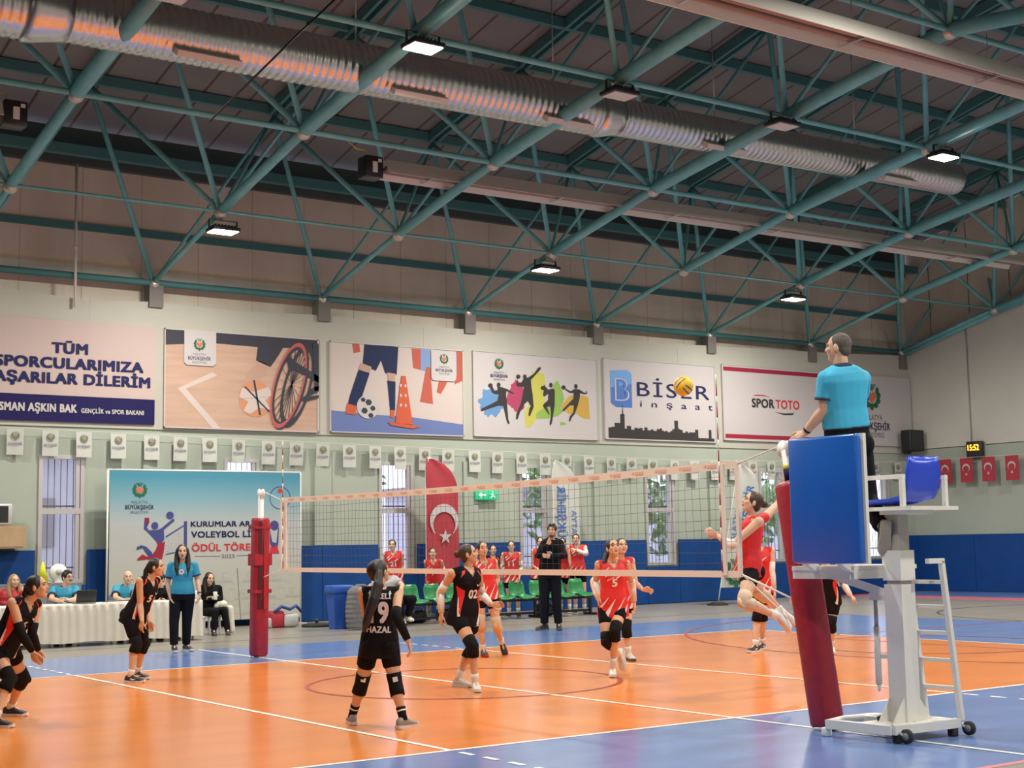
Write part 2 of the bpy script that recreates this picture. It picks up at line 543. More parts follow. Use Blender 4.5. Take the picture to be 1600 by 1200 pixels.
# windows: aluminium frame with a mullion, two panes and security bars outside
for n, (a, b) in enumerate(WIN):
    w = bpy.data.objects.new('window_%d' % (n + 1), None); COL.objects.link(w)
    w['kind'] = 'structure'; w.location = ((a + b) / 2, YB, WZ0)
    hw, H = (b - a) / 2, WZ1 - WZ0
    f = MB(); t = .075; zt = .56 * H
    for s in (-1, 1):
        f.box((s * (hw - t / 2), .03, H / 2), (t, .14, H))
    for z in (t / 2, H - t / 2):
        f.box((0, .03, z), (2 * hw - 2 * t, .14, t))
    f.box((0, .03, zt), (2 * hw - 2 * t, .14, .11))
    f.box((hw - t - .05, .02, H / 2), (.07, .1, H - 2 * t))
    f.build('window_frame', 'frame_alu', w)
    for z0, z1 in ((t, zt - .055), (zt + .055, H - t)):
        MB().box((-.04, .06, (z0 + z1) / 2), (2 * hw - 2 * t - .08, .008, z1 - z0)).build('pane', 'glass', w)
    br = MB()
    k = -hw + .13
    while k < hw - .12:
        br.tube([(k, .22, .05), (k, .22, H - .05)], .008, 6); k += .125
    for z in (.3, 1.5):
        br.box((0, .22, z), (2 * hw, .02, .03))
    br.build('security_bars', 'bar_dark', w)

# brown boarding above the walls, dark eave, roof sheets
bo = MB()
bo.box(((XL + XR) / 2, YB + .42, 8.2), (XR - XL + 3, .06, 3.3))
x = XL + 1
while x < XR:
    bo.box((x, YB + .387, 8.0), (.008, .008, 2.9), mi=3); x += 1.25
bo.box(((XL + XR) / 2, YB + .36, 8.14), (XR - XL, .06, .15), mi=2)
struct('wall_back_upper', bo, ['brown_board', 'bar_dark', 'teal_dark', 'board_seam'])
bo = MB()
bo.prism([(YF, 6.5)] + [(YF, 9.6), (-12.3, 10.7), (-5.6, 12.0), (0, 12.75), (5.6, 12.0), (12.3, 10.7), (YB + .4, 10.2)] + [(YB + .4, 6.5)], (XR + .42, 0, 0), (0, 1, 0), (0, 0, 1), (.06, 0, 0))
y = -16.0
while y < YB:
    bo.box((XR + .40, y, 8.6), (.012, .012, 4.2), mi=1); y += 1.4
struct('wall_right_upper', bo, ['brown_board', 'bar_dark'])
def roof_z(y):
    P = [(0, 12.75), (1.8, 12.6), (5.6, 12.05), (8.9, 11.4), (12.3, 10.72), (14.6, 10.2), (18.2, 9.3)]
    y = abs(y)
    for (a, b), (c, d) in zip(P, P[1:]):
        if y <= c:
            return b + (d - b) * (y - a) / (c - a)
    return P[-1][1]
rf = MB()
ry = [-18.2, -14.6, -12.3, -8.9, -5.6, -1.8, 0, 1.8, 5.6, 8.9, 12.3, 14.6]
rf.loft([[(XL - .5, y, roof_z(y)), (XR + .7, y, roof_z(y)), (XR + .7, y, roof_z(y) + .12), (XL - .5, y, roof_z(y) + .12)] for y in ry], smooth=False)
struct('ceiling', rf, 'roof_sheet')
ev = MB()
ev.box(((XL + XR) / 2, YB + .28, 9.75), (XR - XL + .6, .16, .75))
ev.box(((XL + XR) / 2, YB - .2, 9.55), (XR - XL + .6, .18, .2), mi=1)
struct('trim_1', ev, ['eave_dark', 'teal_dark'])

# the two walls behind and left of the camera
w_ = MB().box(((XL + XR) / 2, YF - .15, 4.6), (XR - XL + .6, .3, 9.4)); struct('wall_front', w_, 'wall_white')
w_ = MB().prism([(YF, 0), (YF, 9.6), (-12.3, 10.7), (-5.6, 12.0), (0, 12.75), (5.6, 12.0), (12.3, 10.7), (YB + .4, 10.2), (YB + .4, 0)], (XL, 0, 0), (0, 1, 0), (0, 0, 1), (-.3, 0, 0)); struct('wall_left', w_, 'wall_white')

# what stands outside the windows
og = MB(); og.add([(-60, YB + .35, -.15), (90, YB + .35, -.15), (90, 80, -.15), (-60, 80, -.15)], [(0, 1, 2, 3)])
o = og.build('outside_ground', 'outside_ground'); o['kind'] = 'structure'
def outside_house(x0, x1, y, h, label):
    t = thing('outside_building', label, 'building', ((x0 + x1) / 2, y, -.15), group='buildings outside the windows')
    MB().box((0, 1.5, h / 2), (x1 - x0, 3, h)).build('facade', 'outside_wall', t)
    MB().box((0, 1.4, h + .12), (x1 - x0 + .5, 3.6, .25)).build('roof_slab', 'outside_roof', t)
    x = -(x1 - x0) / 2 + 1
    while x < (x1 - x0) / 2 - 1:
        MB().box((x, -.02, h * .55), (1.0, .06, 1.3)).build('shutter', 'outside_roof', t); x += 2.6
outside_house(-14, 7.5, 25, 4.6, 'pale building seen through the windows at the left')
outside_house(18, 36, 30, 3.6, 'pale low building seen through the windows at the right')
def tree(x, y, h, r, seed, label):
    rnd = random.Random(seed)
    t = thing('tree', label, 'tree', (x, y, -.15), group='trees outside the windows')
    MB().tube([(0, 0, 0), (.05, 0, h * .5), (0, .05, h * .8)], [.13, .1, .05], 8).build('trunk', 'wood_box', t)
    fo = MB()
    for i in range(420):
        a, u = rnd.uniform(0, 2 * PI), rnd.uniform(-1, 1)
        q = rnd.uniform(.45, 1.0) * r
        c = Vector((q * math.cos(a) * math.sqrt(1 - u * u), q * math.sin(a) * math.sqrt(1 - u * u), h * .62 + q * u * 1.1))
        d1 = Vector((rnd.uniform(-1, 1), rnd.uniform(-1, 1), rnd.uniform(-1, 1))).normalized()
        d2 = d1.cross(Vector((rnd.uniform(-1, 1), rnd.uniform(-1, 1), 1))).normalized()
        s = rnd.uniform(.12, .3)
        fo.add([c - d1 * s, c + d2 * s * .5, c + d1 * s, c - d2 * s * .5], [(0, 1, 2, 3)])
    fo.build('foliage', 'foliage', t)
tree(19.3, 17.8, 4.4, 1.7, 1, 'leafy tree outside the window behind the near net post')
tree(23.4, 20.5, 4.6, 1.9, 2, 'leafy tree outside, right of the one behind the post')
tree(15.9, 19.0, 5.0, 1.6, 3, 'leafy tree outside the window right of the jumping player')
tree(9.0, 20.5, 5.2, 1.7, 4, 'leafy tree outside the window left of the red flag')
tree(27.0, 20.5, 4.8, 1.8, 5, 'leafy tree outside the window behind the referee stand')

# ================================================================== ROOF FRAME, DUCT, HEATERS, LAMPS
FX = [1.617 + 3.857 * k for k in range(-3, 7)]
FYZ = [(-13.97, 7.05), (-10.6, 7.87), (-7.15, 8.53), (-3.5, 9.08), (-.1, 9.56), (3.5, 9.08), (7.15, 8.55), (10.6, 7.87), (13.97, 7.05)]
TYZ = [(-12.3, 10.45), (-8.9, 11.13), (-5.6, 11.8), (-1.9, 12.32), (1.9, 12.32), (5.7, 11.8), (8.9, 11.13), (12.35, 10.45)]
TX = [x + 1.93 for x in FX]
frame = thing('roof_space_frame', 'teal steel tube space frame carrying the hall roof', 'roof frame', (0, 0, 7.05))
FO = Vector((0, 0, 7.05))
def fpt(*a):
    return Vector(a) - FO
for x in FX:
    mb = MB()
    for (y0, z0), (y1, z1) in zip(FYZ, FYZ[1:]):
        r = .125 if max(abs(y0), abs(y1)) < 8 else .095 if max(abs(y0), abs(y1)) < 11 else .055
        mb.tube([fpt(x, y0, z0), fpt(x, y1, z1)], r, 12)
    mb.build('bottom_chord', 'teal', frame)
for y, z in FYZ:
    r = .07 if abs(y) > 13 else .028 if abs(y) > 10 else .05
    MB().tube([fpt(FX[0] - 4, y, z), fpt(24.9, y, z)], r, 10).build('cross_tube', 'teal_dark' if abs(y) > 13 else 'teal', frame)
for x in TX:
    mb = MB()
    for (y0, z0), (y1, z1) in zip(TYZ, TYZ[1:]):
        for o in (-.09, .09):
            mb.bar(fpt(x + o, y0, z0 + .12), fpt(x + o, y1, z1 + .12), .07, .2)
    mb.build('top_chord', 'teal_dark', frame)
py = []
for (a, b), (c, d) in zip(TYZ, TYZ[1:]):
    py += [(a, b), ((a + c) / 2, (b + d) / 2)]
py.append(TYZ[-1])
for y, z in py:
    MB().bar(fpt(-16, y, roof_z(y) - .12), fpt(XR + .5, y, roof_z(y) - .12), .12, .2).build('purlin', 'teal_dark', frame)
jb = MB().ball((0, 0, -.03), .13, 12, 8).mesh('joint', 'node_steel')
for x in FX:
    for y, z in FYZ:
        if y > -5:
            o = bpy.data.objects.new('joint', jb); COL.objects.link(o); o.parent = frame; o.location = fpt(x, y, z)
def in_view(p):
    d = Vector(p) - Vector((-9.0468, -14.0101, 1.5768))
    z = d.dot(cf)
    return z > 1 and abs(d.dot(rx) / z * 2234 / 800) < 1.03 and abs(d.dot(ux) / z * 2234 / 600) < 1.03, d.length
br = []
for x in FX:
    for y, z in FYZ:
        for sx_ in (-1, 1):
            for ty, tz in TYZ:
                if abs(ty - y) < 2.2:
                    tx = x + sx_ * 1.93
                    p, q = Vector((x, y, z)), Vector((tx, ty, tz))
                    v, dist = in_view((p + q) / 2)
                    br.append((not v, dist, p, q, .052 if sx_ < 0 else .036))
br.sort(key=lambda e: (e[0], e[1]))
for e in br[:98]:
    MB().tube([e[2] - FO, e[3] - FO], e[4], 8).build('brace', 'teal', frame)
rest = MB()
for e in br[98:]:
    rest.tube([e[2] - FO, e[3] - FO], e[4], 6)
o = rest.build('brace', 'teal', frame); o['kind'] = 'stuff'
for x in FX:
    MB().box(fpt(x + .03, YB + .05, 6.76), (.30, .3, .46)).build('bearing_post', 'post_grey', frame)
g = MB()
for (a, b), (c, d) in zip(FYZ[3:], FYZ[4:]):
    g.tube([fpt(24.9, a, b - .05), fpt(24.9, c, d - .05)], .08, 10)
g.build('gable_chord', 'teal', frame)

# ventilation duct of ribbed metal
duct = thing('ventilation_duct', 'long ribbed silver air duct under the roof', 'air duct', (-8, 5.3, 9.0))
def dz(x):
    return .0105 * (x + 8)
def section(x0, x1, r):
    rings = []
    x = x0; i = 0
    while x <= x1:
        q = r * (1 + (.014, .014, -.014, -.014)[i % 4])
        rings.append([(x, q * math.cos(2 * PI * k / 28), dz(x - 8) + q * math.sin(2 * PI * k / 28)) for k in range(28)])
        x += (.045, .02, .045, .02)[i % 4]; i += 1
    return MB().loft(rings)
def dsec(x0, x1, r):
    section(x0 + 8, x1 + 8, r).build('duct_pipe', 'duct', duct)
def reducer(x0, x1, r0, r1):
    pts = [(x0 + 8, 0, dz(x0)), (x0 + 8.12, 0, dz(x0)), (x1 + 7.88, 0, dz(x1)), (x1 + 8, 0, dz(x1))]
    MB().tube(pts, [r0 * 1.05, r0 * 1.05, r1 * 1.06, r1 * 1.06], 28).build('reducer', 'duct', duct)
dsec(-8, -3.6, .47); reducer(-3.6, -3.0, .47, .40); dsec(-3.0, 6.4, .40); reducer(6.4, 6.9, .40, .335); dsec(6.9, 16.3, .335)
MB().ell((24.3, 0, dz(16.3)), ((.12, 0, 0), (0, .33, 0), (0, 0, .33)), 24, 10).build('end_cap', 'duct', duct)
for x, r in ((-1.0, .40), (2.6, .40), (5.6, .40), (9.3, .335), (14.2, .335)):
    gm = MB()
    c = Vector((x + 8, -r * .55, dz(x) - r * .86))
    Rg = Matrix.Rotation(math.radians(32), 3, 'X')
    gm.box(c + Rg @ Vector((0, 0, .02)), (1.0, .30, .09), R=Rg)
    for k in (-.07, 0, .07):
        gm.box(c + Rg @ Vector((0, k, -.03)), (.92, .02, .03), R=Rg)
    gm.build('air_grille', 'heater_shell', duct)
for x in (-2, 1.6, 5.5, 9.3, 13.2):
    MB().tube([(x + 8, 0, dz(x) + .3), (x + 8, 0, 3.0)], .012, 6).build('hanger', 'steel', duct)

# radiant tube heaters
def heater(name_label, x0, x1, y0, y1, z, box_left, grp='radiant heaters under the roof'):
    L = x1 - x0
    t = thing('radiant_heater', name_label, 'heater', (x0, y0, z), group=grp)
    yy = lambda x: (y1 - y0) * x / L
    sh = [(-.30, -.13), (-.17, .14), (.17, .14), (.30, -.13), (.28, -.13), (.155, .12), (-.155, .12), (-.28, -.13)]
    MB().loft([[(x, yy(x) + a, b) for a, b in sh] for x in (0, L)], smooth=False).build('reflector', 'heater_shell', t)
    for s in (-.09, .09):
        MB().tube([(0.05, s, -.01), (L - .05, yy(L) + s, -.01)], .055, 10).build('radiant_tube', 'heater_tube', t)
    xb = -.22 if box_left else L + .22
    b = MB().rbox((xb, yy(xb), -.02), (.36, .34, .40), .02).build('burner_box', 'black_plastic', t)
    MB().box((xb, yy(xb) - .18, -.03), (.1, .01, .2)).box((xb + .1, yy(xb) - .18, .1), (.07, .01, .06)).build('rating_plate', 'white', b)
    MB().tube([(xb - .1, yy(xb), .18), (xb - .12, yy(xb) - .02, .3), (xb - .3, yy(xb) - .03, .3), (xb - .5, yy(xb) - .05, .42)], .014, 6).build('gas_hose', 'yellow_wire', t)
    k = 1.0
    while k < L:
        MB().tube([(k, yy(k), .1), (k, yy(k), .62)], .006, 5).build('hanger', 'steel', t)
        br_ = MB().box((k, yy(k), -.1), (.04, .46, .015)); br_.build('bracket', 'steel', t); k += 3.0
heater('long radiant heater with a black burner box, above the middle of the hall', 3.85, 22.3, 8.45, 8.02, 8.5, True)
heater('radiant heater crossing the top right corner of the photo', 1.9, 21.0, -1.08, -1.08, 8.5, True)
heater('radiant heater at the upper left edge, burner box at its right end', -20.0, -3.05, 8.5, 8.4, 8.45, False)

# rectangular floodlights hung under the frame joints
def lamp_parts(t, on):
    h = MB().rbox((0, 0, .04), (.54, .40, .07), .015)
    for k in range(7):
        h.box((-.2 + k * .066, 0, .095), (.012, .3, .05))
    h.build('housing', 'black_plastic', t)
    MB().box((0, 0, -.002), (.48, .34, .012)).build('diffuser', 'lamp_on' if on else 'lamp_off', t)
    b = MB()
    for s in (-1, 1):
        b.box((s * .28, 0, .12), (.012, .05, .2))
    b.box((0, 0, .22), (.57, .05, .012))
    b.build('bracket', 'black_plastic', t)
def floodlight(x, y, z, on, label, grp='floodlights under the roof frame'):
    t = thing('floodlight', label, 'lamp', (x, y, z), group=grp)
    lamp_parts(t, on)
    if on:
        ld = bpy.data.lights.new('floodlight_beam', 'AREA')
        ld.shape = 'RECTANGLE'; ld.size = .46; ld.size_y = .32
        ld.energy = LAMP_WATTS; ld.spread = LAMP_SPREAD; ld.color = (1.0, .95, .85)
        lo = bpy.data.objects.new('floodlight_beam', ld); COL.objects.link(lo)
        lo.parent = t; lo.location = (0, 0, -.03)
LX = lambda k: 1.617 + 3.857 * k
floodlight(LX(0), 3.3, 8.82, True, 'lit floodlight below the silver duct near the top, left of centre')
floodlight(LX(3) + .1, 3.2, 8.82, True, 'lit floodlight beside the right end of the silver duct')
floodlight(LX(-1), 3.4, 8.82, False, 'unlit floodlight at the top edge over the left banner')
floodlight(LX(1), 3.47, 8.80, False, 'unlit floodlight on the duct, second to the left of its free end')
floodlight(LX(2) - .3, 3.3, 8.80, False, 'unlit floodlight nearest the free end of the silver duct')
floodlight(LX(0) + .1, 10.7, 7.5, True, 'lit floodlight above the wheelchair basketball banner')
floodlight(LX(2) - .05, 10.75, 7.5, True, 'lit floodlight above the banner of coloured handball figures')
floodlight(LX(4) - .1, 10.75, 7.5, True, 'lit floodlight above the white banner behind the referee')
for k, y, z in ((-2, 3.4, 8.82), (-2, 10.7, 7.5), (-1, -3.5, 8.82), (1, -3.5, 8.82), (3, -3.5, 8.82), (5, -3.5, 8.82), (5, 3.4, 8.82),
                (-2, -10.6, 7.55), (0, -10.6, 7.55), (2, -10.6, 7.55), (4, -10.6, 7.55)):
    floodlight(LX(k), y, z, True, 'lit floodlight of the same kind, further along the roof out of the picture', 'floodlights out of the picture')
# a dark rod slanting under the roof and a conduit on the back wall
tag(MB().tube([(-1.84, 3.0, 7.09), (-.55, 3.0, 8.53), (.35, 3.0, 9.5)], .016, 6).ball((-.40, 3, 8.70), .03).build('hanging_rod', 'black'), 'thin dark rod slanting down in front of the silver duct', 'rod')
tag(MB().tube([(-.05, 13.85, 9.3), (-.04, 13.85, 6.4)], .03, 8).ball((-.05, 13.85, 7.6), .045).build('wall_conduit', 'heater_shell'), 'thin upright pipe on the brown boards above the lettered banner', 'pipe')

# ================================================================== BANNERS AND FLAGS ON THE WALLS
mk('art_wood', (0.46, 0.31, 0.235), 0.6, var=.08, vs=3, stretch=(.3, 1, 3))
mk('art_dark', (0.05, 0.05, 0.065), 0.6)
mk('art_skin', (0.44, 0.28, 0.22), 0.6)
mk('art_ball', (0.52, 0.24, 0.14), 0.6)
mk('art_rim', (0.42, 0.10, 0.10), 0.6)
mk('art_pale', (0.52, 0.44, 0.41), 0.6)
mk('art_cone', (0.50, 0.10, 0.05), 0.6)
mk('art_floor', (0.13, 0.17, 0.36), 0.5)
mk('art_shorts', (0.02, 0.028, 0.075), 0.6)
mk('art_red', (0.42, 0.10, 0.07), 0.6)
mk('art_blueish', (0.18, 0.28, 0.50), 0.6)
mk('hb_blue', (0.12, 0.25, 0.47), 0.6)
mk('hb_red', (0.36, 0.06, 0.12), 0.6)
mk('hb_yellow', (0.47, 0.45, 0.1), 0.6)
mk('hb_green', (0.24, 0.38, 0.09), 0.6)
mk('hb_orange', (0.48, 0.31, 0.07), 0.6)
mk('hb_black', (0.045, 0.04, 0.04), 0.6)
mk('firm_blue', (0.03, 0.12, 0.42), 0.5)
mk('firm_blue2', (0.07, 0.26, 0.60), 0.5)
mk('maroon', (0.30, 0.025, 0.05), 0.6)
mk('sky_print', (0.18, 0.42, 0.52), 0.6)
mk('sky_print2', (0.40, 0.56, 0.60), 0.6)
mk('grey_print', (0.58, 0.56, 0.53), 0.6)
mk('athlete_blue', (0.06, 0.07, 0.22), 0.6)

for key_ in M:                                         # matt vinyl prints
    if key_.startswith(('art_', 'hb_', 'print_', 'navy', 'sky_', 'grey_print', 'grey_text', 'red_text', 'athlete', 'maroon', 'pennant', 'leaf', 'apricot')):
        M[key_].node_tree.nodes['Principled BSDF'].inputs['Specular IOR Level'].default_value = .12

class Board:
    """flat printed board facing -y; shapes are given in metres from its lower left corner"""
    def __init__(self, name, label, cat, x0, z0, x1, z1, base, y=13.93, group=None, th=.03):
        self.t = thing(name, label, cat, (x0, y, z0), group=group)
        self.w, self.h = x1 - x0, z1 - z0
        b = MB().box((self.w / 2, -th / 2, self.h / 2), (self.w, th, self.h))
        b.build('board', base, self.t)
        self.y0 = -th; self.k = 0
        self.mb = None
    def layer(self):
        self.k += 1
        return self.y0 - .0025 * self.k
    def poly(self, mb, pts, mi=0, lv=None):
        """pts in fractions of the board, v downwards"""
        y = self.y0 - .0025 * (lv if lv is not None else self.k)
        mb.prism([(p[0] * self.w, (1 - p[1]) * self.h) for p in pts], (0, y, 0), (1, 0, 0), (0, 0, 1), (0, .002, 0), mi)
    def text(self, mb, s, u, v, w=None, h=None, mi=0, lv=5, **k):
        add_text(mb, s, (u * self.w, self.y0 - .0025 * lv, (1 - v) * self.h), X_, Z_, w * self.w if w else None, h * self.h if h else None, mi=mi, **k)
    def frame(self, m, t=.04):
        f = MB()
        for z in (t / 2, self.h - t / 2):
            f.box((self.w / 2, self.y0 - .008, z), (self.w, .018, t))
        for x in (t / 2, self.w - t / 2):
            f.box((x, self.y0 - .008, self.h / 2), (t, .018, self.h))
        f.build('border', m, self.t)

def circ(u, v, ru, rv, n=28, a0=0, a1=360):
    return [(u + ru * math.cos(math.radians(a0 + (a1 - a0) * i / n)), v + rv * math.sin(math.radians(a0 + (a1 - a0) * i / n))) for i in range(n if a1 - a0 == 360 else n + 1)]

def ringp(B, mb, u, v, ru, rv, tu, tilt, mi, lv, n=40):
    """tilted elliptic ring drawn as quads (metres)"""
    c, s = math.cos(tilt), math.sin(tilt); y = B.y0 - .0025 * lv
    P = lambda a, q: (u * B.w + (ru * q * math.cos(a)) * c - (rv * q * math.sin(a)) * s, y, (1 - v) * B.h + (ru * q * math.cos(a)) * s + (rv * q * math.sin(a)) * c)
    vs = []
    for i in range(n):
        a = 2 * PI * i / n
        vs += [P(a, 1), P(a, 1 - tu)]
    mb.add(vs, [(2 * i, 2 * ((i + 1) % n), 2 * ((i + 1) % n) + 1, 2 * i + 1) for i in range(n)], mi)

def muni_logo(B, u, v, s, plate=None, lv=6):
    """municipal emblem with three lines of lettering; v is the emblem's middle, s its radius in metres"""
    if plate:
        m = MB(); x0, x1, v0, v1 = plate
        m.prism([(x0 * B.w, (1 - v0) * B.h), (x1 * B.w, (1 - v0) * B.h), (x1 * B.w, (1 - v1) * B.h + .06), (x1 * B.w - .06, (1 - v1) * B.h), (x0 * B.w + .06, (1 - v1) * B.h), (x0 * B.w, (1 - v1) * B.h + .06)],
                (0, B.y0 - .0025 * (lv - 1), 0), X_, Z_, (0, .002, 0))
        m.build('logo_plate', 'print_white', B.t)
    x, z, y = u * B.w, (1 - v) * B.h, B.y0 - .0025 * lv
    e = MB(); add_emblem(e, (x, y, z), X_, Z_, s)
    e.build('emblem', ['leaf_green', 'apricot'], B.t)
    t = MB()
    add_text(t, 'MALATYA', (x, y, z - s * 1.85), X_, Z_, s * 2.3, s * .42, bold=0.0, mi=1)
    add_text(t, 'BÜYÜKŞEHİR', (x, y, z - s * 2.62), X_, Z_, s * 4.0, s * .58, bold=.02, mi=0)
    add_text(t, 'BELEDİYESİ', (x, y, z - s * 3.2), X_, Z_, s * 2.5, s * .36, bold=0.0, mi=1)
    t.build('lettering', ['navy_text', 'grey_text'], B.t)

# banner 1: lettering with a navy strip
B = Board('wall_banner', 'pink lettered banner with a navy strip, at the left edge', 'banner', -2.6, 4.11, 1.64, 6.12, 'print_pink', group='banners high on the back wall')
m = MB(); B.poly(m, [(0, .74), (1, .745), (1, 1), (0, 1)], 0, 1); m.build('navy_strip', 'navy', B.t)
m = MB()
fx = lambda x: (x + 2.6) / 4.24
B.text(m, 'TÜM', fx(-.11), .325, w=.170, h=.105, bold=.06)
B.text(m, 'SPORCULARIMIZA', fx(-.08), .475, w=.695, h=.105, bold=.06)
B.text(m, 'BAŞARILAR DİLERİM', fx(-.105), .625, w=.776, h=.105, bold=.06)
m.build('lettering', 'navy_text', B.t)
m = MB()
B.text(m, 'OSMAN AŞKIN BAK', fx(-.775), .905, w=.388, h=.08, bold=.06)
B.text(m, 'GENÇLİK ve SPOR BAKANI', fx(.77), .905, w=.302, h=.045, bold=.05)
m.build('lettering', 'print_white', B.t)

# banner 2: ball and wheelchair
B = Board('wall_banner', 'banner with a basketball beside a sports wheelchair wheel', 'banner', 1.83, 4.06, 5.36, 6.12, 'art_wood', group='banners high on the back wall')
m = MB()
B.poly(m, [(0, 0), (1, 0), (1, .10), (.62, .13), (.3, .12), (0, .17)], 0, 1)
m.build('dark_background', 'art_dark', B.t)
m = MB()
B.poly(m, [(.30, .42), (.085, .60), (.31, 1.0), (.36, 1.0), (.135, .60), (.33, .45)], 0, 1)
m.build('floor_marking', 'art_pale', B.t)
m = MB()
B.poly(m, [(.60, .0), (.80, .0), (.73, .20), (.675, .33), (.58, .27)], 0, 2)
B.poly(m, [(.60, .27), (.66, .31), (.65, .42), (.60, .46), (.54, .50), (.49, .56), (.48, .54), (.53, .40)], 1, 2)
m.build('player_arm', ['art_dark', 'art_skin'], B.t)
m = MB()
B.poly(m, circ(.575, .67, .108, .19), 0, 3)
B.poly(m, [(.49, .56), (.56, .60), (.66, .54), (.69, .62), (.64, .68), (.68, .78), (.60, .76), (.545, .83), (.50, .80), (.53, .70), (.47, .66)], 1, 4)
for a, b in (((.50, .55), (.66, .80)), ((.56, .48), (.60, .84)), ((.48, .68), (.68, .64))):
    B.poly(m, [a, (a[0] + .012, a[1] - .004), (b[0] + .012, b[1] - .004), b], 2, 5)
m.build('basketball', ['art_ball', 'art_pale', 'art_dark'], B.t)
m = MB()
for k in range(12):
    a = k * PI / 12
    ca, sa = math.cos(a), math.sin(a)
    dx, dy = (.33 * ca * .955 - 1.0 * sa * -.295) / B.w, -(.33 * ca * -.295 + 1.0 * sa * .955) / B.h
    p, q = (.815 + dx, .50 + dy), (.815 - dx, .50 - dy)
    B.poly(m, [p, (p[0] + .004, p[1]), (q[0] + .004, q[1]), q], 0, 6)
ringp(B, m, .855, .51, .32, .96, .17, -.30, 0, 7); ringp(B, m, .805, .515, .36, 1.0, .17, -.30, 0, 8); ringp(B, m, .795, .51, .345, .98, .10, -.30, 1, 9)
B.poly(m, [(.78, .24), (.80, .20), (.84, .26), (1.0, .40), (1.0, .47), (.83, .34), (.80, .38)], 0, 10)
B.poly(m, [(.96, .05), (1, .05), (1, .55), (.97, .56)], 0, 10); B.poly(m, [(.88, .66), (.96, .52), (1, .50), (1, .56), (.93, .62), (1, .60), (1, .63), (.90, .68)], 0, 10)
m.build('wheelchair_wheel', ['art_dark', 'art_rim'], B.t)
muni_logo(B, .215, .145, .125, (.12, .32, .0, .36), lv=11)
B.frame('print_white', .025)

# banner 3: football legs and cones
B = Board('wall_banner', 'banner with a footballer dribbling a ball past cones', 'banner', 5.64, 4.08, 9.15, 6.11, 'art_pale', group='banners high on the back wall')
m = MB()
B.poly(m, [(.0, .76), (.35, .79), (.60, .80), (1, .86), (1, 1), (0, 1)], 0, 1)
m.build('court_floor', 'art_floor', B.t)
m = MB()
B.poly(m, [(.16, 0), (.21, 0), (.22, .1), (.17, .12)], 0, 1)
B.poly(m, [(.60, .02), (.67, .02), (.67, .26), (.61, .24)], 0, 1); B.poly(m, [(.67, .02), (.74, .02), (.74, .28), (.67, .26)], 1, 1)
B.poly(m, [(.93, 0), (1, 0), (1, .35), (.93, .40)], 0, 1); B.poly(m, [(.90, .05), (.95, .04), (.95, .3), (.9, .3)], 1, 2)
B.poly(m, [(.71, .22), (.74, .22), (.76, .64), (.66, .62)], 0, 2); B.poly(m, [(.81, .35), (.88, .35), (.86, .42), (.82, .52), (.79, .5)], 0, 2)
m.build('blurred_background', ['art_red', 'art_blueish'], B.t)
m = MB()
B.poly(m, [(.25, 0), (.50, 0), (.485, .33), (.40, .32), (.37, .18), (.33, .30), (.235, .24)], 0, 3)
B.poly(m, [(.22, .22), (.30, .26), (.28, .34), (.205, .31)], 1, 4); B.poly(m, [(.415, .31), (.475, .32), (.47, .42), (.425, .41)], 1, 4)
B.poly(m, [(.205, .30), (.285, .33), (.22, .63), (.18, .72), (.125, .70), (.14, .6)], 0, 5); B.poly(m, [(.415, .40), (.475, .41), (.47, .74), (.435, .74)], 0, 5)
B.poly(m, [(.12, .68), (.185, .70), (.18, .80), (.11, .79)], 2, 6); B.poly(m, [(.435, .73), (.47, .73), (.46, .82), (.435, .81)], 2, 6)
m.build('footballer_legs', ['art_shorts', 'art_skin', 'art_cone'], B.t)
m = MB()
B.poly(m, circ(.27, .705, .080, .132), 0, 7)
for u, v, r in ((.275, .655, .024), (.235, .63, .018), (.305, .72, .02), (.245, .75, .024), (.29, .80, .02)):
    B.poly(m, circ(u, v, r, r * 1.5, 6), 1, 8)
m.build('football', ['print_white', 'art_dark'], B.t)
m = MB()
B.poly(m, [(.52, .34), (.55, .34), (.60, .88), (.47, .875)], 0, 9); B.poly(m, [(.41, .86), (.66, .90), (.60, .93), (.44, .90)], 0, 9)
for v in (.45, .56, .67):
    for u in (.512, .548):
        B.poly(m, circ(u + (.0 if u > .53 else -.0), v, .008, .02, 8), 1, 10)
m.build('training_cone', ['art_cone', 'print_white'], B.t)
muni_logo(B, .845, .115, .115, (.745, .94, .02, .37), lv=12)
B.frame('print_white', .025)

# banner 4: four handball silhouettes on splashes of colour
B = Board('wall_banner', 'white banner with four black handball figures on colour splashes', 'banner', 9.42, 4.10, 13.15, 6.13, 'print_white', group='banners high on the back wall')
cu = lambda x: (x - 70) / 1410.0
cv = lambda x, y: (y - 75 - (x - 70) * .045) / 950.0
def cpoly(mb, pts, mi=0, lv=2):
    B.poly(mb, [(cu(x), cv(x, y)) for x, y in pts], mi, lv)
def splash(x, y, rx_, ry_, seed, mi, lv=1):
    rnd = random.Random(seed); pts = []
    for i in range(34):
        a = 2 * PI * i / 34; q = rnd.uniform(.78, 1.1)
        pts.append((x + rx_ * q * math.cos(a), y + ry_ * q * math.sin(a)))
    cpoly(m, pts, mi, lv)
m = MB()
splash(265, 650, 135, 170, 1, 0); splash(545, 580, 110, 180, 2, 1)
cpoly(m, [(720, 300), (850, 310), (870, 420), (850, 800), (760, 830), (690, 930), (640, 930), (625, 760), (700, 640)], 2, 1)
cpoly(m, [(960, 440), (1010, 390), (1060, 510), (1085, 610), (1040, 700), (1060, 760), (1000, 800), (880, 830), (760, 830), (760, 770), (830, 720), (960, 690)], 3, 2)
cpoly(m, [(1040, 700), (1140, 570), (1260, 560), (1370, 580), (1380, 840), (1300, 830), (1220, 770), (1130, 780)], 4, 1)
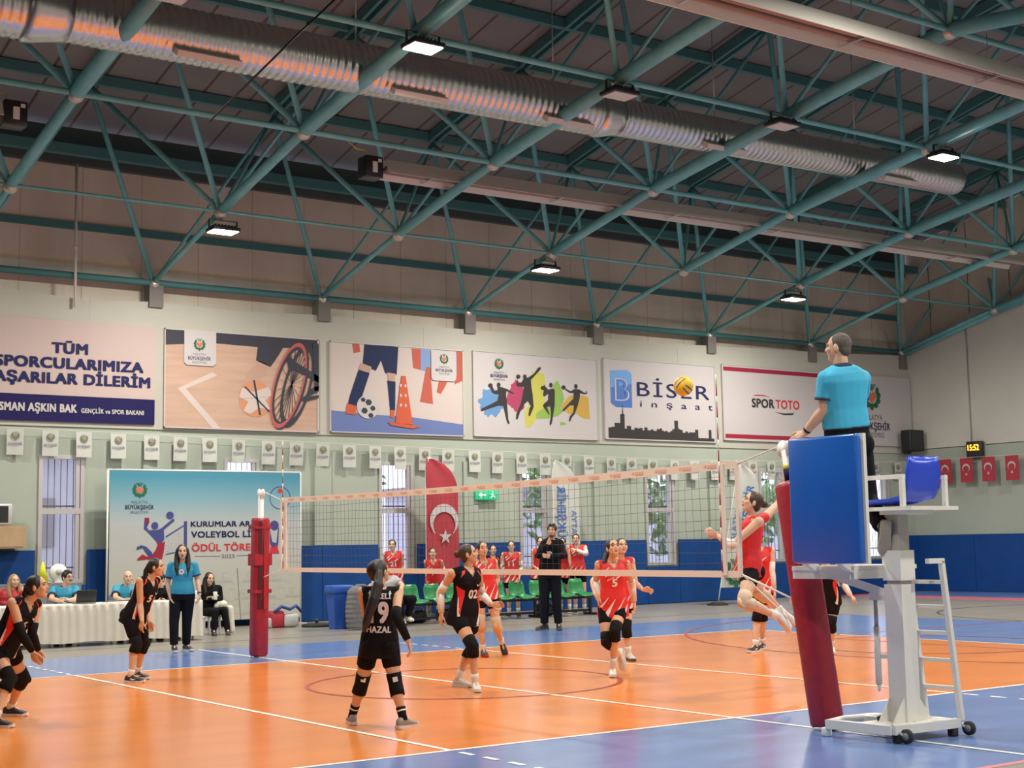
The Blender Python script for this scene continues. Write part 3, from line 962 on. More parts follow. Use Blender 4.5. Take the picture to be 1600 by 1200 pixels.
cpoly(m, [(1030, 870), (1070, 870), (1110, 895), (1070, 908), (1032, 910)], 3, 1)
m.build('colour_splashes', ['hb_blue', 'hb_red', 'hb_yellow', 'hb_green', 'hb_orange'], B.t)
m = MB()
def sil(pts, ball, head):
    cpoly(m, pts, 0, 4)
    cpoly(m, [(ball[0] + 24 * math.cos(k * PI / 8), ball[1] + 24 * math.sin(k * PI / 8)) for k in range(16)], 0, 5)
    cpoly(m, [(head[0] + 20 * math.cos(k * PI / 8), head[1] + 28 * math.sin(k * PI / 8)) for k in range(16)], 0, 5)
sil([(245, 460), (280, 475), (300, 525), (335, 510), (330, 480), (375, 478), (440, 500), (515, 548), (505, 552), (430, 522), (425, 560), (432, 640), (445, 840), (460, 885), (440, 892), (425, 850), (392, 690), (340, 685), (235, 720), (160, 750), (145, 735), (165, 715), (260, 670), (330, 630), (345, 560), (300, 555), (270, 535)], (255, 462), (345, 455))
sil([(552, 375), (560, 430), (600, 420), (620, 380), (680, 362), (740, 320), (790, 250), (820, 242), (820, 265), (770, 320), (705, 392), (710, 480), (722, 560), (730, 700), (705, 760), (685, 805), (668, 795), (680, 720), (698, 690), (665, 630), (625, 670), (575, 760), (550, 838), (528, 840), (535, 780), (580, 680), (610, 570), (625, 470), (555, 468), (540, 440)], (563, 357), (636, 358))
sil([(850, 440), (872, 470), (900, 500), (960, 485), (975, 510), (970, 680), (950, 790), (935, 880), (915, 915), (908, 890), (925, 800), (920, 690), (880, 700), (905, 770), (910, 790), (895, 780), (835, 690), (845, 665), (895, 620), (900, 545), (850, 582), (838, 560), (850, 500)], (838, 482), (931, 448))
sil([(1090, 470), (1110, 490), (1160, 515), (1200, 490), (1260, 492), (1320, 530), (1345, 535), (1340, 508), (1358, 520), (1345, 548), (1310, 545), (1270, 535), (1262, 600), (1240, 680), (1200, 780), (1165, 820), (1145, 865), (1130, 860), (1145, 805), (1185, 760), (1195, 680), (1150, 675), (1075, 745), (1055, 750), (1065, 725), (1140, 650), (1190, 600), (1195, 535), (1150, 535), (1100, 500)], (1077, 472), (1222, 458))
m.build('handball_figures', 'hb_black', B.t)
muni_logo(B, .20, .135, .125, None, lv=7)
B.frame('lightgrey', .015)

# banner 5: building firm with a skyline
B = Board('wall_banner', 'white banner with a blue square letter mark over a black city skyline', 'banner', 13.36, 4.14, 17.14, 6.19, 'print_white', group='banners high on the back wall')
fu = lambda x: (x - 13.36) / 3.78
fv = lambda z: (6.19 - z) / 2.05
m = MB()
B.poly(m, [(.055, .15), (.20, .13), (.24, .17), (.24, .60), (.10, .60), (.055, .55)], 0, 1); B.poly(m, [(.055, .15), (.20, .13), (.24, .17), (.24, .30), (.055, .36)], 1, 2)
m.build('letter_mark', ['firm_blue', 'firm_blue2'], B.t)
m = MB()
B.text(m, 'B', .155, .52, w=.125, h=.30, bold=.0, lv=4)
m.build('letter_mark', 'print_white', B.t)
m = MB()
B.text(m, 'B', .155, .505, w=.10, h=.27, bold=-.005, lv=5)
m.build('letter_mark', 'firm_blue', B.t)
m = MB()
B.text(m, 'BİSER', .615, .445, w=.66, h=.185, bold=-.005, space=1.15)
B.text(m, 'inşaat', .64, .58, w=.66, h=.085, bold=-.012, space=2.2)
m.build('lettering', 'navy_text', B.t)
m = MB(); rnd = random.Random(5)
sk = [(0.03, .985)]; u = .03
while u < .965:
    hgt = .10 + .05 * rnd.random() if u < .82 else .04
    w_ = rnd.uniform(.012, .03)
    for c_u, hh in ((.155, .30), (.11, .19), (.21, .16), (.31, .14), (.63, .25), (.95, .15)):
        if abs(u + w_ / 2 - c_u) < .016:
            hgt = hh
    sk += [(u, .985 - hgt), (u + w_, .985 - hgt)]; u += w_
sk.append((u, .985))
B.poly(m, sk, 0, 1)
B.poly(m, [(.148, .70), (.155, .55), (.162, .70)], 0, 1)
m.build('city_skyline', 'hb_black', B.t)
B.frame('lightgrey', .015)

# banner 6: two sponsors on one long board
B = Board('wall_banner', 'long white banner with maroon bars behind the standing referee', 'banner', 17.41, 4.22, 25.02, 6.27, 'print_white', group='banners high on the back wall')
fu = lambda x: (x - 17.41) / 7.61
m = MB()
B.poly(m, [(.008, .03), (.535, .03), (.535, .085), (.008, .085)], 0, 1); B.poly(m, [(.008, .915), (.535, .915), (.535, .97), (.008, .97)], 0, 1)
m.build('maroon_bars', 'maroon', B.t)
m = MB()
B.text(m, 'SPOR', fu(18.91), .545, w=.113, h=.12, bold=.05, lv=3, mi=0)
B.text(m, 'TOTO', fu(19.85), .545, w=.122, h=.12, bold=.04, lv=3, mi=1)
B.poly(m, [(.145, .40), (.165, .375), (.20, .375), (.235, .40), (.20, .39), (.165, .39)], 1, 3)
B.poly(m, [(.255, .595), (.30, .61), (.345, .60), (.355, .585), (.345, .625), (.30, .63)], 0, 3)
m.build('lettering', ['hb_black', 'red_text'], B.t)
muni_logo(B, fu(23.32), .30, .37, None, lv=4)
B.frame('lightgrey', .015)

# string of pennants along the back wall
tag(MB().tube([(-2.2 + .5 * i, 13.84, 3.98 - .009 * i if i < 36 else 3.66 + .006 * (i - 36)) for i in range(56)], .004, 5).build('pennant_string', 'rope'), 'thin cord carrying the white pennants along the back wall', 'cord')
def cord_z(x):
    i = (x + 2.2) / .5
    return 3.98 - .009 * i if i < 36 else 3.66 + .006 * (i - 36)
def pennant(first=None):
    t = thing('pennant', 'x', 'pennant')
    rows = []
    for i in range(7):
        z = -.02 - .5 * i / 6
        rows.append([(-.155 + .31 * k / 6, -.012 * math.sin(k * 1.1 + i * .5) * (i / 6), z) for k in range(7)])
    MB().loft(rows, closed=False, cap=False).build('cloth', 'pennant', t)
    e = MB(); add_emblem(e, (0, -.02, -.15), X_, Z_, .075); e.build('emblem', ['faded_green', 'faded_apricot'], t)
    l = MB(); add_text(l, 'BÜYÜKŞEHİR', (0, -.02, -.33), X_, Z_, .25, .05, bold=.02); l.build('lettering', 'faded_blue', t)
    return t
PNX = [-1.85, -1.19, -.52, .13, .82, 1.51, 2.12, 2.75, 3.4, 4.08, 4.74, 5.37, 6.01, 6.66, 7.3, 7.96, 8.58, 9.3, 9.96, 10.64, 11.34, 12.0, 12.67, 13.38, 14.04, 14.74, 15.47, 16.15, 16.85, 17.55, 18.25, 18.95, 22.35, 23.15, 24.1]
where = {0: 'partly cut by the left edge', 1: 'below the start of the lettered banner, leftmost whole one', 2: 'above and left of the leftmost window', 3: 'above and right of the leftmost window'}
p0 = pennant(); pk = list(p0.children)
marks = [(1.64, 'lettered banner'), (5.36, 'wheelchair banner'), (9.15, 'football banner'), (13.15, 'handball banner'), (17.14, 'skyline banner'), (26, 'referee banner')]
cnt = {}
for i, x in enumerate(PNX):
    o = p0 if i == 0 else copy_tree(p0, ch=pk)
    o.location = (-9.05 + (x + 9.05) * 1.00505, 13.84, cord_z(x)); o.rotation_euler = (random.uniform(-.05, .12), 0, random.uniform(-.12, .12))
    bn = next(nm for e, nm in marks if x < e + .2)
    cnt[bn] = cnt.get(bn, 0) + 1
    ordn = ['first', 'second', 'third', 'fourth', 'fifth', 'sixth', 'seventh', 'eighth'][cnt[bn] - 1]
    o['label'] = 'white pennant on the cord, %s from the left under the %s' % (ordn, bn)
    o['group'] = 'white pennants along the back wall'

# Turkish flags along the right wall
tag(MB().tube([(XR - .25, 13.6 - .5 * i, 3.80 - .004 * i) for i in range(16)], .004, 5).build('flag_string', 'rope'), 'thin cord carrying the red flags along the right wall', 'cord')
def crescent(mb, o, ux_, uy_, r, mi, lift=0.0):
    o, ux_, uy_ = V(o), V(ux_), V(uy_); nr = ux_.cross(uy_) * lift
    n = 28; vs = []
    for i in range(n + 1):
        a = math.radians(38 + 284 * i / n)
        q = (r * math.cos(a), r * math.sin(a))
        # inner circle, radius .8 r, shifted .26 r towards the opening
        b = math.radians(52 + 256 * i / n)
        k = (.26 * r + .78 * r * math.cos(b), .78 * r * math.sin(b))
        vs += [o + ux_ * q[0] + uy_ * q[1] + nr, o + ux_ * k[0] + uy_ * k[1] + nr]
    mb.add(vs, [(2 * i, 2 * i + 2, 2 * i + 3, 2 * i + 1) for i in range(n)], mi)
def star(mb, o, ux_, uy_, r, mi, lift=0.0, a0=0.0):
    o, ux_, uy_ = V(o), V(ux_), V(uy_); nr = ux_.cross(uy_) * lift
    vs = [o + (ux_ * math.cos(a0 + i * PI / 5) + uy_ * math.sin(a0 + i * PI / 5)) * (r if i % 2 == 0 else r * .382) + nr for i in range(10)]
    mb.add(vs, [tuple(range(10))], mi)
def tflag():
    t = thing('turkish_flag', 'x', 'flag')
    rows = [[(.012 * math.sin(k * 1.2 + i * .6) * (i / 6), .21 - .42 * k / 6, -.02 - .68 * i / 6) for k in range(7)] for i in range(7)]
    MB().loft(rows, closed=False, cap=False).build('cloth', 'turkish_red', t)
    U, Wv = Vector((0, 0, -1)), Vector((0, -1, 0))       # hung upright: crescent opens downwards
    e = MB(); crescent(e, (-.022, 0, -.30), U, Wv, .125, 0); star(e, (-.022, 0, -.475), U, Wv, .055, 0)
    e.build('crescent_and_star', 'print_white', t)
    return t
f0 = tflag(); fk = list(f0.children)
for i, (yy, lb) in enumerate(((13.30, 'red crescent flag in the far corner, half hidden beside the speaker'), (12.62, 'red crescent flag behind the referee seat armrest'), (11.89, 'red crescent flag directly below the wall clock'),
                              (11.15, 'red crescent flag on the right wall, second from the picture edge'), (10.38, 'red crescent flag on the right wall nearest the picture edge'))):
    o = f0 if i == 0 else copy_tree(f0, ch=fk)
    o.location = (XR - .25, yy, 3.80 - .004 * (13.6 - yy) * 2); o.rotation_euler = (0, 0, random.uniform(-.08, .08))
    o['label'] = lb; o['group'] = 'red flags along the right wall'

# wall speaker, clock, exit sign, television, wooden box
t = thing('wall_speaker', 'black loudspeaker hung in the far right corner', 'speaker', (24.62, 13.55, 4.05))
MB().rbox((0, 0, .32), (.62, .36, .62), .03).build('cabinet', 'black', t)
MB().box((0, -.185, .32), (.54, .012, .54)).build('grille', 'black_plastic', t)
MB().box((0, .25, .0), (.08, .35, .05)).box((-.2, .05, -.05), (.25, .06, .05)).build('wall_bracket', 'black_plastic', t)
t = thing('wall_clock', 'black digital clock with amber digits on the right wall', 'clock', (XR - .12, 11.66, 3.78))
MB().rbox((0, 0, .225), (.14, .52, .46), .02).build('case', 'black_plastic', t)
m = MB(); add_text(m, '15:52', (-.085, 0, .20), (0, -1, 0), Z_, .38, .17, bold=.02); m.build('digits', 'led_amber', t)
t = thing('exit_sign', 'green emergency exit sign behind the net', 'sign', (9.72, 13.86, 2.62))
MB().rbox((0, 0, .10), (.62, .06, .22), .01).build('housing', 'exit_green', t)
m = MB(); m.prism([(-.25, .10), (-.15, .17), (-.15, .125), (-.02, .125), (-.02, .075), (-.15, .075), (-.15, .03)], (0, -.034, 0), X_, Z_, (0, .002, 0))
m.prism([(.08, .03), (.14, .08), (.12, .13), (.17, .15), (.21, .10), (.25, .03), (.19, .07), (.15, .06), (.12, .03)], (0, -.034, 0), X_, Z_, (0, .002, 0)); m.ell((.17, -.034, .175), ((.02, 0, 0), (0, .002, 0), (0, 0, .02)))
m.build('pictogram', 'white', t)
t = thing('television', 'small dark screen on the wall at the left edge', 'television', (-1.65, 13.72, 2.1))
MB().rbox((0, 0, .20), (.86, .1, .40), .02).build('casing', 'frame_alu', t)
MB().box((-.02, -.052, .20), (.74, .01, .31)).build('screen', 'screen', t)
t = thing('wooden_box', 'plain wooden box fixed to the wall under the small screen', 'box', (-1.6, 13.70, 1.66))
MB().box((0, .0, .21), (1.2, .36, .42)).build('carcass', 'wood_box', t)
MB().box((0, -.185, .21), (1.1, .01, .36)).build('panel', 'wood_box', t)

# ================================================================== NET, POSTS, BALL, REFEREE STAND
net = thing('volleyball_net', 'volleyball net across the court with white tapes', 'net', (0, 0, 1.27))
Y0, Y1 = -4.62, 4.66
def nz(y, top):
    return (.985 if top else 0.0) - (.035 * (1 - (y / 4.65) ** 2) if top else .0)
rnd = random.Random(3)
m = MB()
y = -4.62; i = 0
while y <= 4.67:
    pts = [(.004 * math.sin(j * 1.3 + i), y + .006 * math.sin(j * .9 + i * .7), nz(y, 0) + (nz(y, 1) - nz(y, 0)) * j / 5) for j in range(6)]
    m.tube(pts, .0017, 4, cap=False); y += .1; i += 1
for k in range(1, 10):
    m.tube([(.004 * math.sin(j * .8 + k), Y0 + (Y1 - Y0) * j / 60, (nz(Y0 + (Y1 - Y0) * j / 60, 1)) * k / 10 + .006 * math.sin(j * .55 + k * 1.7)) for j in range(61)], .0017, 4, cap=False)
m.build('netting', 'net_cord', net)
def tape(name, top, h, mt):
    rows = []
    for j in range(61):
        yy = Y0 + (Y1 - Y0) * j / 60; z = nz(yy, top)
        rows.append([(-.006, yy, z - h / 2), (.006, yy, z - h / 2), (.006, yy, z + h / 2), (-.006, yy, z + h / 2)])
    return MB().loft(rows, smooth=False).build(name, mt, net)
tp = tape('top_tape', 1, .075, 'net_tape'); tape('bottom_tape', 0, .06, 'net_tape')
m = MB()
for j in range(26):
    yy = -4.3 + j * .345
    m.box((-.0075, yy, nz(yy, 1)), (.003, .12, .03)).box((-.0075, yy + .09, nz(yy, 1) + .005), (.003, .03, .02))
m.build('tape_print', 'net_print', tp)
for s, yy in ((-1, -4.43), (1, 4.5)):
    MB().box((-.01, yy, .49), (.016, .06, 1.0)).build('side_band', 'net_tape', net)
for s, yy in ((-1, -4.62), (1, 4.66)):
    MB().box((0, yy, .49), (.03, .035, 1.03)).build('side_rod', 'net_tape', net)
for yy in (-4.41, 4.58):
    a = MB()
    for k in range(18):
        a.tube([(-.02, yy, .02 + k * .1), (-.02, yy, .02 + (k + 1) * .1)], .006, 8, mi=(k + 1) % 2)
    a.build('antenna', ['white', 'turkish_red'], net)
MB().tube([(0, -4.62, .985), (0, -5.18, 1.115)], .007, 6).build('head_rope', 'rope', net)
MB().tube([(0, 4.66, .985), (0, 5.30, 1.14)], .007, 6).build('head_rope', 'rope', net)
MB().tube([(0, -4.63, 0), (.02, -5.33, -.24)], .009, 6).build('foot_rope', 'rope', net)
MB().tube([(0, -4.64, 0), (.04, -5.0, -.27), (.06, -5.28, -.50)], .006, 6).build('foot_rope', 'rope', net)
MB().tube([(0, 4.66, 0), (0, 5.2, -.1), (.0, 5.28, -.12)], .007, 6).build('foot_rope', 'rope', net)
MB().tube([(0, -4.64, .99), (0, -5.22, .80)], .003, 5).build('guy_cord', 'net_print', net)

# posts
def post(name_label, yb, yt, ztop, loc_x, slots):
    t = thing('net_post', name_label, 'net post', (loc_x, yb, 0), group='net posts')
    dirv = Vector((0, yt - yb, ztop)); L = dirv.length; u = dirv.normalized()
    P = lambda s, a=0, b=0: u * s + Vector((a, 0, 0)) + Vector((0, u.z, -u.y)) * b
    MB().tube([P(.0), P(L - .06)], .042, 14).build('steel_tube', 'white_paint', t)
    MB().tube([P(0), P(.02)], .11, 20).build('base_flange', 'steel', t)
    w = MB().tube([P(L - .05, -.03), P(L - .05, -.015), P(L - .05, .015), P(L - .05, .03)], [.075, .06, .06, .075], 20)
    w.build('pulley', 'white', t)
    rings = []
    s0, s1 = .03, 2.02 if slots else 2.08
    for s, q in ((s0, .9), (s0 + .03, 1), (s1 - .04, 1), (s1, .9)):
        h = .122 * q
        ring = []
        for i in range(24):
            a = 2 * PI * i / 24; ca, sa = math.cos(a), math.sin(a)
            ring.append(P(s, h * math.copysign(abs(ca) ** .62, ca), h * math.copysign(abs(sa) ** .62, sa)))
        rings.append(ring)
    pd = MB().loft(rings).build('padding', 'post_red', t)
    if slots:
        d = MB()
        for s, e in ((.70, .93), (.98, 1.33), (1.50, 1.86), (1.90, 1.97)):
            d.box(P((s + e) / 2, -.055, -.122), (.055, .02, e - s))
        d.build('slot', 'post_red_dark', pd)
        b = MB()
        for s, e in ((.93, .985), (1.33, 1.50), (1.86, 1.905)):
            b.box(P((s + e) / 2, 0, 0), (.262, .262, e - s))
        b.box(P(1.35, .02, -.13), (.05, .03, 1.3))
        b.build('strap', 'post_red', pd)
    else:
        st = MB().tube([P(2.10), P(2.20)], .0455, 16, mi=0).tube([P(2.20), P(2.235)], .0455, 16, mi=1)
        st.build('sticker', ['navy', 'cone_yellow'], t)
    return t
post('leaning net post in plain red padding, beside the referee stand', -5.59, -5.22, 2.40, 0, False)
post('far net post in red padding with dark slots, before the printed backdrop', 5.42, 5.34, 2.42, 0, True)

# ball in the air
t = thing('volleyball', 'yellow and blue volleyball in the air above the net', 'ball', (1.06, -2.76, 3.20))
rb = Matrix.Rotation(.6, 3, 'X') @ Matrix.Rotation(.5, 3, 'Y')
bm = bmesh.new(); bmesh.ops.create_cube(bm, size=2)
bmesh.ops.subdivide_edges(bm, edges=bm.edges[:], cuts=11, use_grid_fill=True)
b = MB(); bm.verts.index_update(); bm.faces.ensure_lookup_table()
pos = [v.co.copy() for v in bm.verts]
b.v = [tuple((rb @ v.normalized()) * .105) for v in pos]
for f in bm.faces:
    c = f.calc_center_median(); ax = max(range(3), key=lambda i: abs(c[i])); o = c[(ax + 1) % 3]
    b.f.append(tuple(v.index for v in f.verts)); b.s.append(True); b.m.append(1 if .12 < abs(o) < .36 and ax != 2 else 0)
bm.free()
b.build('cover', ['ball_yellow', 'ball_blue'], t)

# referee stand
R = thing('referee_stand', 'white steel referee stand with blue seat and pad', 'referee stand', (.16, -6.27, 0), math.radians(2))
m = MB()
zf = .10
m.bar((-.45, .42, zf), (-.42, -.20, zf), .06, .07); m.bar((-.42, -.20, zf), (.32, -.26, zf), .06, .07)
m.tube([(-.40, .45, zf), (-.2, .47, zf + .01), (.1, .42, zf + .01), (.3, .30, zf), (.33, .0, zf), (.32, -.26, zf)], .03, 8)
m.bar((.0, -.24, zf), (.02, .43, zf), .05, .05)
m.box((.0, .0, zf + .01), (.62, .40, .02))
m.build('base_frame', 'white_paint', R)
for x, y in ((-.44, .44), (-.36, -.20), (.26, -.25), (.25, .36)):
    MB().rbox((x, y, .035), (.065, .065, .07), .01).build('foot', 'white' if y > .4 else 'rubber', R)
for x, y in ((-.38, -.30), (.36, -.33)):
    w = MB().tube([(x - .015, y, .06), (x + .015, y, .06)], .055, 20).build('wheel', 'rubber', R)
    MB().tube([(x - .02, y, .06), (x + .02, y, .06)], .028, 14).build('hub', 'grey_plastic', w)
    MB().bar((x, y + .06, .09), (x, y, .06), .035, .02).build('axle_bracket', 'white_paint', R)
MB().box((0, 0, .66), (.17, .17, 1.08)).build('column', 'white_paint', R)
MB().box((0, 0, 1.24), (.135, .135, .30)).build('inner_column', 'grey_paint', R)
m = MB().box((0, 0, 1.35), (.18, .18, .24)).build('column_head', 'white_paint', R)
MB().box((0, 0, 1.62), (.13, .13, .42)).build('inner_column', 'grey_paint', R)
for s in (-1, 1):
    MB().prism([(.08, .12), (.24, .12), (.08, .32)], (0, s * .07, 0), (1, 0, 0), (0, 0, 1), (0, .012, 0)).build('gusset', 'white_paint', R)
    MB().prism([(-.08, .12), (-.08, .32), (-.24, .12)], (0, s * .07, 0), (1, 0, 0), (0, 0, 1), (0, .012, 0)).build('gusset', 'white_paint', R)
m = MB().box((-.08, .385, 1.335), (.82, .62, .035)).bar((-.46, .1, 1.29), (-.46, .69, 1.29), .05, .08).bar((.3, .1, 1.29), (.3, .69, 1.29), .05, .08)
m.bar((-.46, .1, 1.29), (.3, .1, 1.29), .05, .08).bar((-.46, .69, 1.29), (.3, .69, 1.29), .05, .08)
m.build('platform', 'white_paint', R)
MB().bar((-.05, .07, 1.12), (-.2, .55, 1.28), .05, .06).build('platform_brace', 'white_paint', R)
m = MB().tube([(-.06, .20, .40), (-.06, .20, .86)], .026, 10).tube([(-.06, .20, .86), (-.06, .20, 1.08)], .017, 10, mi=1).box((-.06, .2, 1.1), (.07, .07, .06)).tube([(-.06, .2, .34), (-.06, .2, .40)], [.008, .02], 8)
m.box((-.03, .13, .62), (.03, .16, .035))
m.build('lift_cylinder', ['white_paint', 'grey_paint'], R)
MB().tube([(-.15, .12, .14), (.0, .1, .14)], .014, 8).tube([(-.18, .13, .14), (-.12, .11, .15)], .02, 8, mi=1).build('crank_handle', ['grey_paint', 'black'], R)
MB().tube([(.08, .18, .13), (.08, .18, .26)], .02, 8).build('lock_pin', 'grey_paint', R)
lad = MB(); T0, T1 = (.20, -.02, 1.38), (.24, -.28, 1.38)
for y in (.12, -.22):
    lad.bar((.26, y, 1.38), (.42, y, .11), .04, .04)
lad.bar((.08, -.22, 1.38), (.28, -.22, 1.38), .04, .04); lad.bar((.08, .12, 1.38), (.28, .12, 1.38), .04, .04)
ladder = lad.build('ladder', 'white_paint', R)
for z in (.36, .58, .80, 1.01, 1.21):
    x = .42 - (z - .11) / 1.27 * .16
    MB().bar((x, .11, z), (x, -.21, z), .05, .03).build('rung', 'white_paint', ladder)
# pad board beside the platform
MB().rbox((-.665, .155, 1.88), (.075, .70, 1.0), .022).build('side_pad', 'vinyl_blue', R)
m = MB().box((-.605, .155, 1.88), (.035, .72, 1.01)).bar((-.605, .1, 1.40), (-.46, .1, 1.33), .05, .06).bar((-.605, .45, 1.40), (-.46, .45, 1.33), .05, .06)
m.build('pad_frame', 'white_paint', R)
# seat
m = MB().box((.03, -.08, 1.80), (.60, .56, .03)).box((.03, -.08, 1.77), (.3, .3, .03))
m.build('seat_plate', 'white_paint', R)
prof_ = [(.20, 1.835), (.10, 1.83), (-.08, 1.835), (-.19, 1.86), (-.235, 1.94), (-.25, 2.04), (-.258, 2.14), (-.262, 2.19)]
m = MB(); rings = []
for i, (y, z) in enumerate(prof_):
    w = .215 - .02 * max(0, i - 5)
    d = Vector(prof_[min(i + 1, 7)]) - Vector(prof_[max(i - 1, 0)]); n = Vector((-d.y, d.x)).normalized() * -.022
    ring = []
    for x in np.linspace(-w, w, 9):
        e = .03 * (abs(x) / w) ** 3
        ring.append((.03 + x, y - n[0] * 0 + e * n[0] / .022 * -.6, z + e * .8))
    for x in np.linspace(w, -w, 9):
        e = .03 * (abs(x) / w) ** 3
        ring.append((.03 + x, y + n[0] + e * n[0] / .022 * -.6, z + n[1] + e * .8))
    rings.append(ring)
m.loft(rings).build('seat_shell', 'seat_blue', R)
for s in (-1, 1):
    x = .03 + s * .27
    MB().bar((x, -.26, 1.80), (x, -.26, 2.05), .035, .035).bar((x, -.278, 2.05), (x, .10, 2.05), .04, .035).build('armrest', 'white_paint', R)

# ================================================================== THINGS ALONG THE BACK OF THE HALL
# printed backdrop on its frame
B = Board('press_backdrop', 'blue to grey printed backdrop of a volleyball league, behind the officials', 'backdrop', .56, .14, 4.66, 3.14, 'grey_print', y=13.42, th=.02)
nt = M['grey_print'].node_tree                                   # printed fade from blue at the top to grey
tc = nt.nodes.new('ShaderNodeTexCoord'); sp = nt.nodes.new('ShaderNodeSeparateXYZ'); rp = nt.nodes.new('ShaderNodeValToRGB')
nt.links.new(tc.outputs['Object'], sp.inputs[0])
mr = nt.nodes.new('ShaderNodeMapRange'); mr.inputs[1].default_value = 0; mr.inputs[2].default_value = 3.0
nt.links.new(sp.outputs[2], mr.inputs[0]); nt.links.new(mr.outputs[0], rp.inputs[0])
rp.color_ramp.elements[0].color = (.44, .43, .36, 1); rp.color_ramp.elements[0].position = .10
rp.color_ramp.elements[1].color = (.07, .25, .35, 1); rp.color_ramp.elements[1].position = .97
for p_, c_ in ((.40, (.44, .44, .41, 1)), (.66, (.40, .43, .43, 1)), (.82, (.19, .35, .41, 1))):
    e_ = rp.color_ramp.elements.new(p_); e_.color = c_
nt.links.new(rp.outputs[0], nt.nodes['Principled BSDF'].inputs['Base Color'])
bu = lambda x: (x - 60) / 1470.0           # from the zoomed crop of the photograph
bv = lambda y: (y - 50) / 1130.0
def bp(mb, pts, mi=0, lv=2):
    B.poly(mb, [(bu(x), bv(y)) for x, y in pts], mi, lv)
m = MB()
bp(m, [(312, 398), (345, 398), (348, 430), (330, 470), (345, 490), (400, 490), (435, 478), (510, 415), (530, 405), (535, 420), (455, 490), (460, 560), (440, 585), (400, 575), (330, 498), (308, 482)], 0)
bp(m, [(400, 575), (440, 585), (465, 575), (455, 660), (445, 705), (410, 710), (405, 690), (360, 685), (395, 640), (410, 600)], 1)
bp(m, [(375, 685), (340, 680), (300, 620), (255, 635), (260, 612), (290, 600), (325, 610), (370, 655)], 0, 3)
bp(m, [(410, 710), (330, 705), (265, 712), (262, 700), (300, 668), (330, 685), (400, 682)], 1, 3)
bp(m, [(320, 396), (340, 398), (346, 425), (330, 445), (314, 425)], 1, 4)
bp(m, [(388 + 26 * math.cos(k * PI / 8), 457 + 28 * math.sin(k * PI / 8)) for k in range(16)], 0, 4)
bp(m, [(500 + 28 * math.cos(k * PI / 10), 380 + 28 * math.sin(k * PI / 10)) for k in range(20)], 0, 4)
m.build('athlete_print', ['athlete_blue', 'maroon'], B.t)
m = MB()
bp(m, [(606, 425), (630, 425), (630, 660), (606, 660)], 0); bp(m, [(470, 535), (606, 452), (606, 462), (470, 548)], 0); bp(m, [(470, 668), (606, 640), (606, 648), (470, 676)], 0)
bp(m, [(571, 370), (574, 370), (574, 640), (571, 640)], 1, 1)
for k in range(1, 6):
    y0 = 548 + (668 - 548) * k / 6; y1 = 462 + (640 - 462) * k / 6
    bp(m, [(470, y0), (606, y1), (606, y1 + 3), (470, y0 + 3)], 1, 1)
    x = 470 + 136 * k / 6; bp(m, [(x, 548 - 86 * k / 6), (x + 2, 548 - 86 * k / 6), (x + 2, 668 - 24 * k / 6), (x, 668 - 24 * k / 6)], 1, 1)
m.build('net_print', ['athlete_blue', 'lightgrey'], B.t)
m = MB()
def bt(s, x0, x1, yb, h, mi, bold=.035):
    B.text(m, s, (bu(x0) + bu(x1)) / 2, bv(yb), w=(x1 - x0) / 1470.0, h=h / 1130.0, mi=mi, bold=bold, lv=3)
bt('KURUMLAR ARASI', 657, 1215, 466, 42, 0); bt('VOLEYBOL LİGİ', 660, 1218, 548, 48, 0); bt('ÖDÜL TÖRENİ', 665, 1222, 652, 55, 1); bt('2025', 895, 1000, 706, 28, 2, 0)
bp(m, [(690, 688), (885, 691), (885, 695), (690, 691)], 2); bp(m, [(1015, 690), (1210, 686), (1210, 689), (1015, 694)], 2)
m.build('lettering', ['navy_text', 'red_text', 'grey_text'], B.t)
muni_logo(B, bu(275), bv(190), .145, None, lv=3)
m = MB()                                                          # trophy and round league badge at the right
bp(m, [(1318 + 36 * math.cos(k * PI / 10), 462 + 38 * math.sin(k * PI / 10)) for k in range(20)], 0)
bp(m, [(1285, 500), (1300, 590), (1335, 600), (1350, 480), (1356, 480), (1350, 600), (1345, 640), (1295, 640), (1280, 590)], 0)
bp(m, [(1290, 610), (1310, 640), (1335, 610), (1345, 640), (1358, 680), (1280, 680)], 1, 3)
ringp(B, m, bu(1365), bv(245), .24, .24, .06, 0, 0, 2)
bp(m, [(1365 + 18 * math.cos(k * PI / 8), 190 + 18 * math.sin(k * PI / 8)) for k in range(16)], 1)
m.build('badge_and_trophy', ['athlete_blue', 'red_text'], B.t)
m = MB()
for r_, y_ in enumerate((860, 990, 1110)):
    for k in range(8):
        x_ = 820 + k * 100 + (r_ % 2) * 50
        if x_ > 1490:
            continue
        if (k + r_) % 2 == 0:
            ringp(B, m, bu(x_), bv(y_), .13, .13, .07, 0, 0, 1)
            bp(m, [(x_ - 8, y_ - 20), (x_ + 8, y_ - 20), (x_ + 6, y_ + 25), (x_ - 6, y_ + 25)], 0, 1)
        else:
            add_emblem(m, (bu(x_) * B.w, B.y0 - .0025, (1 - bv(y_ - 20)) * B.h), X_, Z_, .07, 0, 0)
            B.text(m, 'BÜYÜKŞEHİR', bu(x_), bv(y_ + 36), w=.085, h=.018, lv=1)
bp(m, [(1017, 785), (1022, 785), (1052, 1180), (1047, 1180)], 1, 1)
m.build('small_logos', ['lightgrey', 'grey_text'], B.t)
m = MB()
for x in (-.03, B.w + .03):
    m.tube([(x, .02, -.14), (x, .02, B.h + .02)], .02, 8)
m.tube([(-.03, .02, B.h + .02), (B.w + .03, .02, B.h + .02)], .02, 8)
m.bar((0, -.3, -.13), (0, .3, -.13), .04, .03).bar((B.w, -.3, -.13), (B.w, .3, -.13), .04, .03)
m.build('stand_frame', 'white_paint', B.t)

